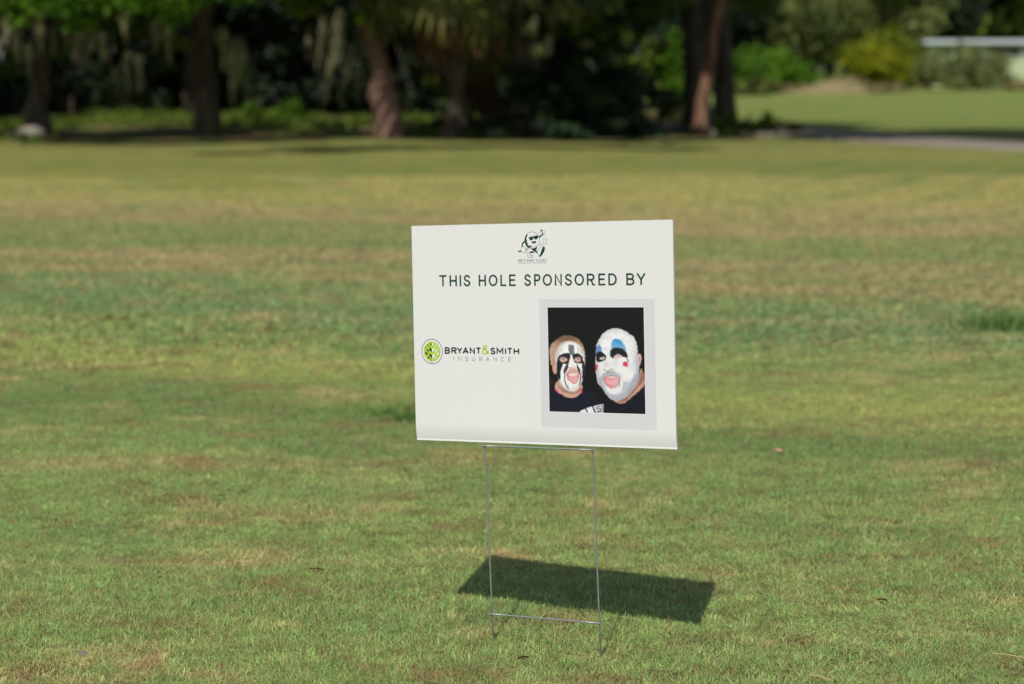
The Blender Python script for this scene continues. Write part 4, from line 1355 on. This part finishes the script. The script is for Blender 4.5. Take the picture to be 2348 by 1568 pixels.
    lay(poly([(790, 940), (860, 950), (935, 930), (930, 990), (870, 1015), (810, 990)], 14), (232, 164, 164))
    lay(poly([(785, 922), (840, 905), (925, 910), (900, 925), (820, 930)], 5), (228, 200, 190))
    lay(line([(768, 930), (850, 905), (948, 915)], 6), (110, 60, 62), .8)
    lay(line([(768, 940), (790, 1000), (815, 1030)], 5), (70, 66, 70), .7)
    lay(line([(948, 930), (945, 1025)], 7), (64, 62, 66), .8)
    lay(np.clip(head - poly([(720, 640), (735, 540), (790, 450), (870, 400), (940, 395), (1010, 425), (1080, 490), (1110, 580), (1120, 700), (1130, 820), (1110, 950), (1040, 1060), (960, 1120), (880, 1140), (810, 1090), (750, 960), (715, 850), (708, 740)], 60), 0, 1), (150, 152, 162), .5)
    lay(head * ell(800, 760, 14, 60, 30), (200, 200, 202), .5)
    lay(head * (n1 > -1) * ell(900, 560, 260, 150, 160), (236, 236, 232), .7)
    lay(head * ell(1020, 850, 120, 90, 90), (234, 234, 232), .5)
    lay(head * np.clip(n1 - .45, 0, 1), (186, 190, 204), .7)
    # face paint
    lay(poly([(680, 650), (690, 580), (720, 555), (742, 590), (745, 640), (720, 660)], 8), (92, 130, 190), .8 + .2 * n2)
    lay(poly([(852, 600), (858, 520), (900, 488), (960, 500), (1000, 560), (1018, 625), (940, 600)], 8), (96, 160, 206), .8 + .2 * n2)
    lay(poly([(862, 520), (900, 492), (955, 505), (985, 545), (930, 550)], 14), (52, 146, 206), .8)
    lay(poly([(680, 660), (730, 635), (780, 660), (796, 700), (770, 735), (700, 745), (684, 700)], 7), (28, 28, 32))
    lay(poly([(845, 690), (850, 620), (900, 590), (970, 600), (1020, 640), (1035, 690), (990, 695), (930, 660), (880, 705)], 7), (30, 32, 38))
    lay(poly([(875, 700), (920, 660), (975, 680), (970, 700), (900, 715)], 6), (214, 186, 176))
    lay(ell(755, 708, 32, 18, 6, -8), (214, 190, 182))
    for cx_, cy_ in ((756, 706), (930, 680)):
        lay(ell(cx_, cy_, 17, 11, 4), (226, 224, 222)); lay(ell(cx_, cy_, 9, 9, 3), (96, 112, 116)); lay(ell(cx_, cy_, 4, 4, 2), (22, 22, 24))
    lay(line([(1008, 680), (1030, 710), (1046, 748)], 7), (40, 40, 44))
    lay(ell(1012, 775, 30, 30, 8, 30), (214, 62, 100)); lay(ell(690, 812, 14, 38, 7), (206, 70, 104))
    lay(line([(768, 825), (790, 850), (825, 848), (850, 828), (880, 838)], 5), (70, 66, 70), .85)
    lay(line([(770, 770), (765, 820)], 6), (200, 198, 200), .6)
    lay(line([(968, 480), (998, 512)], 4), (120, 116, 120), .6)
    lay(line([(1060, 615), (1140, 650)], 4), (150, 152, 160), .6)
    # ---- lettering on the dark shirt
    lay(poly([(495, 1306), (560, 1278), (590, 1330), (520, 1330)], 4, 0, False), (226, 226, 224))
    lay(poly([(572, 1270), (640, 1250), (672, 1330), (598, 1330)], 4, 0, False), (226, 226, 224))
    lay(poly([(652, 1248), (768, 1220), (770, 1330), (690, 1330)], 4, 0, False), (226, 226, 224))
    lay(line([(735, 1248), (690, 1262), (700, 1282), (735, 1276), (740, 1298), (700, 1308)], 8), (18, 22, 34))
    lay(line([(752, 1225), (758, 1290)], 7), (18, 22, 34))
    lay(line([(700, 1318), (770, 1306)], 6), (18, 22, 34))
    for (a, b_) in [(262, 1205), (390, 1268), (1090, 1205), (970, 1275), (680, 1180), (590, 1200)]:
        lay(ell(a, b_, 10, 4, 4), (70, 78, 92), .7)
    for _ in range(2):
        im = img.copy()
        im[1:-1, 1:-1] = (img[1:-1, 1:-1] * 2 + img[:-2, 1:-1] + img[2:, 1:-1] + img[1:-1, :-2] + img[1:-1, 2:]) / 6
        img = im
    img *= (.975 + .05 * n3)[..., None]
    img[:] = np.clip(img, 0, 255)
    col = np.where(img / 255 <= .04045, img / 255 / 12.92, ((img / 255 + .055) / 1.055) ** 2.4)
    U = 325.0 + (543.1 - 325.0) * A
    W = 283.5 + (69.2 - 283.5) * B
    V = np.stack([U / 1000 - HW, np.full(U.shape, -TH / 2 - .00022), W / 1000 - HH], -1).reshape(-1, 3)
    i, j = np.meshgrid(np.arange(NU - 1), np.arange(NV - 1))
    a = (j * NU + i).ravel()
    F = np.stack([a, a + NU, a + NU + 1, a + 1], 1)
    m, t, b = new_mat('printed_snapshot', .45, .4)
    at = node(t, 'ShaderNodeVertexColor', layer_name='print')
    t.links.new(at.outputs[0], b.inputs['Base Color'])
    me = mesh_np('printed_photo', V, F, [m])
    ca = me.color_attributes.new('print', 'FLOAT_COLOR', 'POINT')
    ca.data.foreach_set('color', np.concatenate([col, np.ones(X.shape + (1,))], -1).astype(np.float32).ravel())
    o = link('printed_photo', me, panel)
    o['label'] = 'printed snapshot of two people with painted faces'
snapshot()

# the wire stake: two legs pushed into the board's flutes, two welded crossbars
WIRE = flat_mat('galvanised_wire', lin(150, 154, 152), .42, .5, .45)
ldir_l = Vector((math.sin(R(.114)), .0443, -math.cos(R(.114)))).normalized()
def wire_part(name, p0, p1, r=.0018):
    pts = [p0 + (p1 - p0) * (i / 6) for i in range(7)]
    pts = [MB.inverted() @ (MP @ p) for p in pts]
    return link(name, tube_mesh(name, [([tuple(p) for p in pts], [r] * 7)], WIRE, n=10), sign)
legs = []
for s in (-1, 1):
    top = Vector((LEG0 + s * .127, .0032, -HH))
    # length down to a few centimetres under the ground
    w0 = MP @ top
    wd_ = RP.to_3x3() @ ldir_l
    ln = (w0.z + .05) / -wd_.z
    p1 = top + ldir_l * ln
    legs.append((top, p1))
    # the straight piece in the flute and the piece below the board
    pts = [top + Vector((0, -.0003, .008)), top, top + ldir_l * (ln * .3), top + ldir_l * (ln * .65), p1]
    pts = [MB.inverted() @ (MP @ p) for p in pts]
    link('leg', tube_mesh('leg', [([tuple(p) for p in pts], [.00175] * 5)], WIRE, n=10), sign)
for d, sx in ((.0075, .004), (.367, .004)):
    a = legs[0][0] + ldir_l * d + Vector((-sx, -.0034, 0))
    b_ = legs[1][0] + ldir_l * d + Vector((sx, -.0034, 0))
    wire_part('crossbar', a, b_)

# ------------------------------------------------------------------ litter on the turf
M_LEAF = [flat_mat('fallen_leaf_pink', lin(178, 110, 92), .7), flat_mat('fallen_leaf_brown', lin(120, 74, 48), .8), flat_mat('straw_twig', lin(196, 172, 118), .8), flat_mat('fallen_leaf_pale', lin(196, 140, 122), .7)]
def ground_at(p, y):
    D = row_dist(y)
    return px(p, D * math.cos(0) + 0.0), D
def fallen_leaf(p, y, ln, wd, mat, label, seed):
    rng = random.Random(seed)
    D = row_dist(y)
    depth = D * math.cos(R(7.8)) + 1.2 * math.sin(R(7.8))
    x = (p - 1173.5) * depth / 4565
    V, F = [], []
    n = 8
    for i in range(n + 1):
        t = i / n
        w = wd * math.sin(math.pi * t ** .8) * .5 + .0004
        z = .0022 * math.sin(t * 3.1)
        c = wd * .12 * math.sin(t * 5)
        V += [(t * ln - ln / 2, c - w, z + .004), (t * ln - ln / 2, c, z), (t * ln - ln / 2, c + w, z + .003)]
    for i in range(n):
        q = 3 * i
        F += [(q, q + 3, q + 4, q + 1), (q + 1, q + 4, q + 5, q + 2)]
    o = link('fallen_leaf', mesh_np('fallen_leaf', V, F, [mat], smooth=True), None, (x, D, .013), (rng.uniform(-.2, .2), rng.uniform(-.2, .2), rng.uniform(-.5, .5)))
    tag(o, label, 'leaf')
fallen_leaf(725, 1318, .035, .014, M_LEAF[0], 'curled pinkish dead leaf on the turf left of the sign', 1)
fallen_leaf(1784, 1046, .034, .02, M_LEAF[3], 'pale pink fallen leaf on the turf right of the sign', 2)
fallen_leaf(2020, 1392, .022, .01, M_LEAF[1], 'small brown leaf on the turf right of the board shadow', 3)
fallen_leaf(1198, 1524, .022, .013, M_LEAF[1], 'dark brown leaf at the bottom edge near the left leg', 4)
def twig(p, y, ln, ang, label, r=.0009, rise=0.0):
    D = row_dist(y)
    depth = D * math.cos(R(7.8)) + 1.2 * math.sin(R(7.8))
    x = (p - 1173.5) * depth / 4565
    pts = curve_pts([(-ln / 2, 0, .022), (0, ln * .05, .023 + rise), (ln / 2, 0, .022)], 4)
    o = link('straw', tube_mesh('straw', [(pts, [r] * len(pts))], M_LEAF[2], n=6), None, (x, D, 0), (0, 0, ang))
    tag(o, label, 'straw')
twig(557, 1391 - 85, .045, .1, 'pale straw stem lying flat left of the pink leaf')
twig(645, 1187, .03, 1.0, 'short upright bent straw left of the stake legs', rise=.012)
twig(1880, 1600 - 20, .055, -.75, 'long slanting straw stem at the lower right')
twig(2310, 1570 - 40, .07, -.5, 'long straw stem near the bottom right corner')
twig(1420, 1310 + 15, .04, .05, 'thin straw stem lying in the shadow of the board')
o = rock('pebble', 'small grey stone in the turf at the lower left', (145 - 1173.5) * 3.95 / 4565, row_dist(1507), .013, flat_mat('grey_pebble', lin(112, 104, 98), .95), 12, .4)
o.location.z = .006

# a taller tuft or two in the lawn
L_TUFT = leaf_material('tuft_blade', lin(58, 96, 40), lin(112, 142, 66), .3)
def tuft(p, y, r, n, label, seed, h=.07):
    rng = np.random.default_rng(seed)
    V, T, tint = blades(n, r, rng, h * .5, h, .004, .7)
    D = row_dist(y)
    o = link('weed_tuft', mesh_np('weed_tuft', V, T, [L_TUFT], attr=tint), None, (px(p, D), D, 0))
    tag(o, label, 'weed')
tuft(2310, 757, .2, 420, 'dark green weed tuft at the right edge of the fairway', 1, .12)
tuft(925, 955, .14, 420, 'darker taller grass tuft just left of the board', 2, .05)
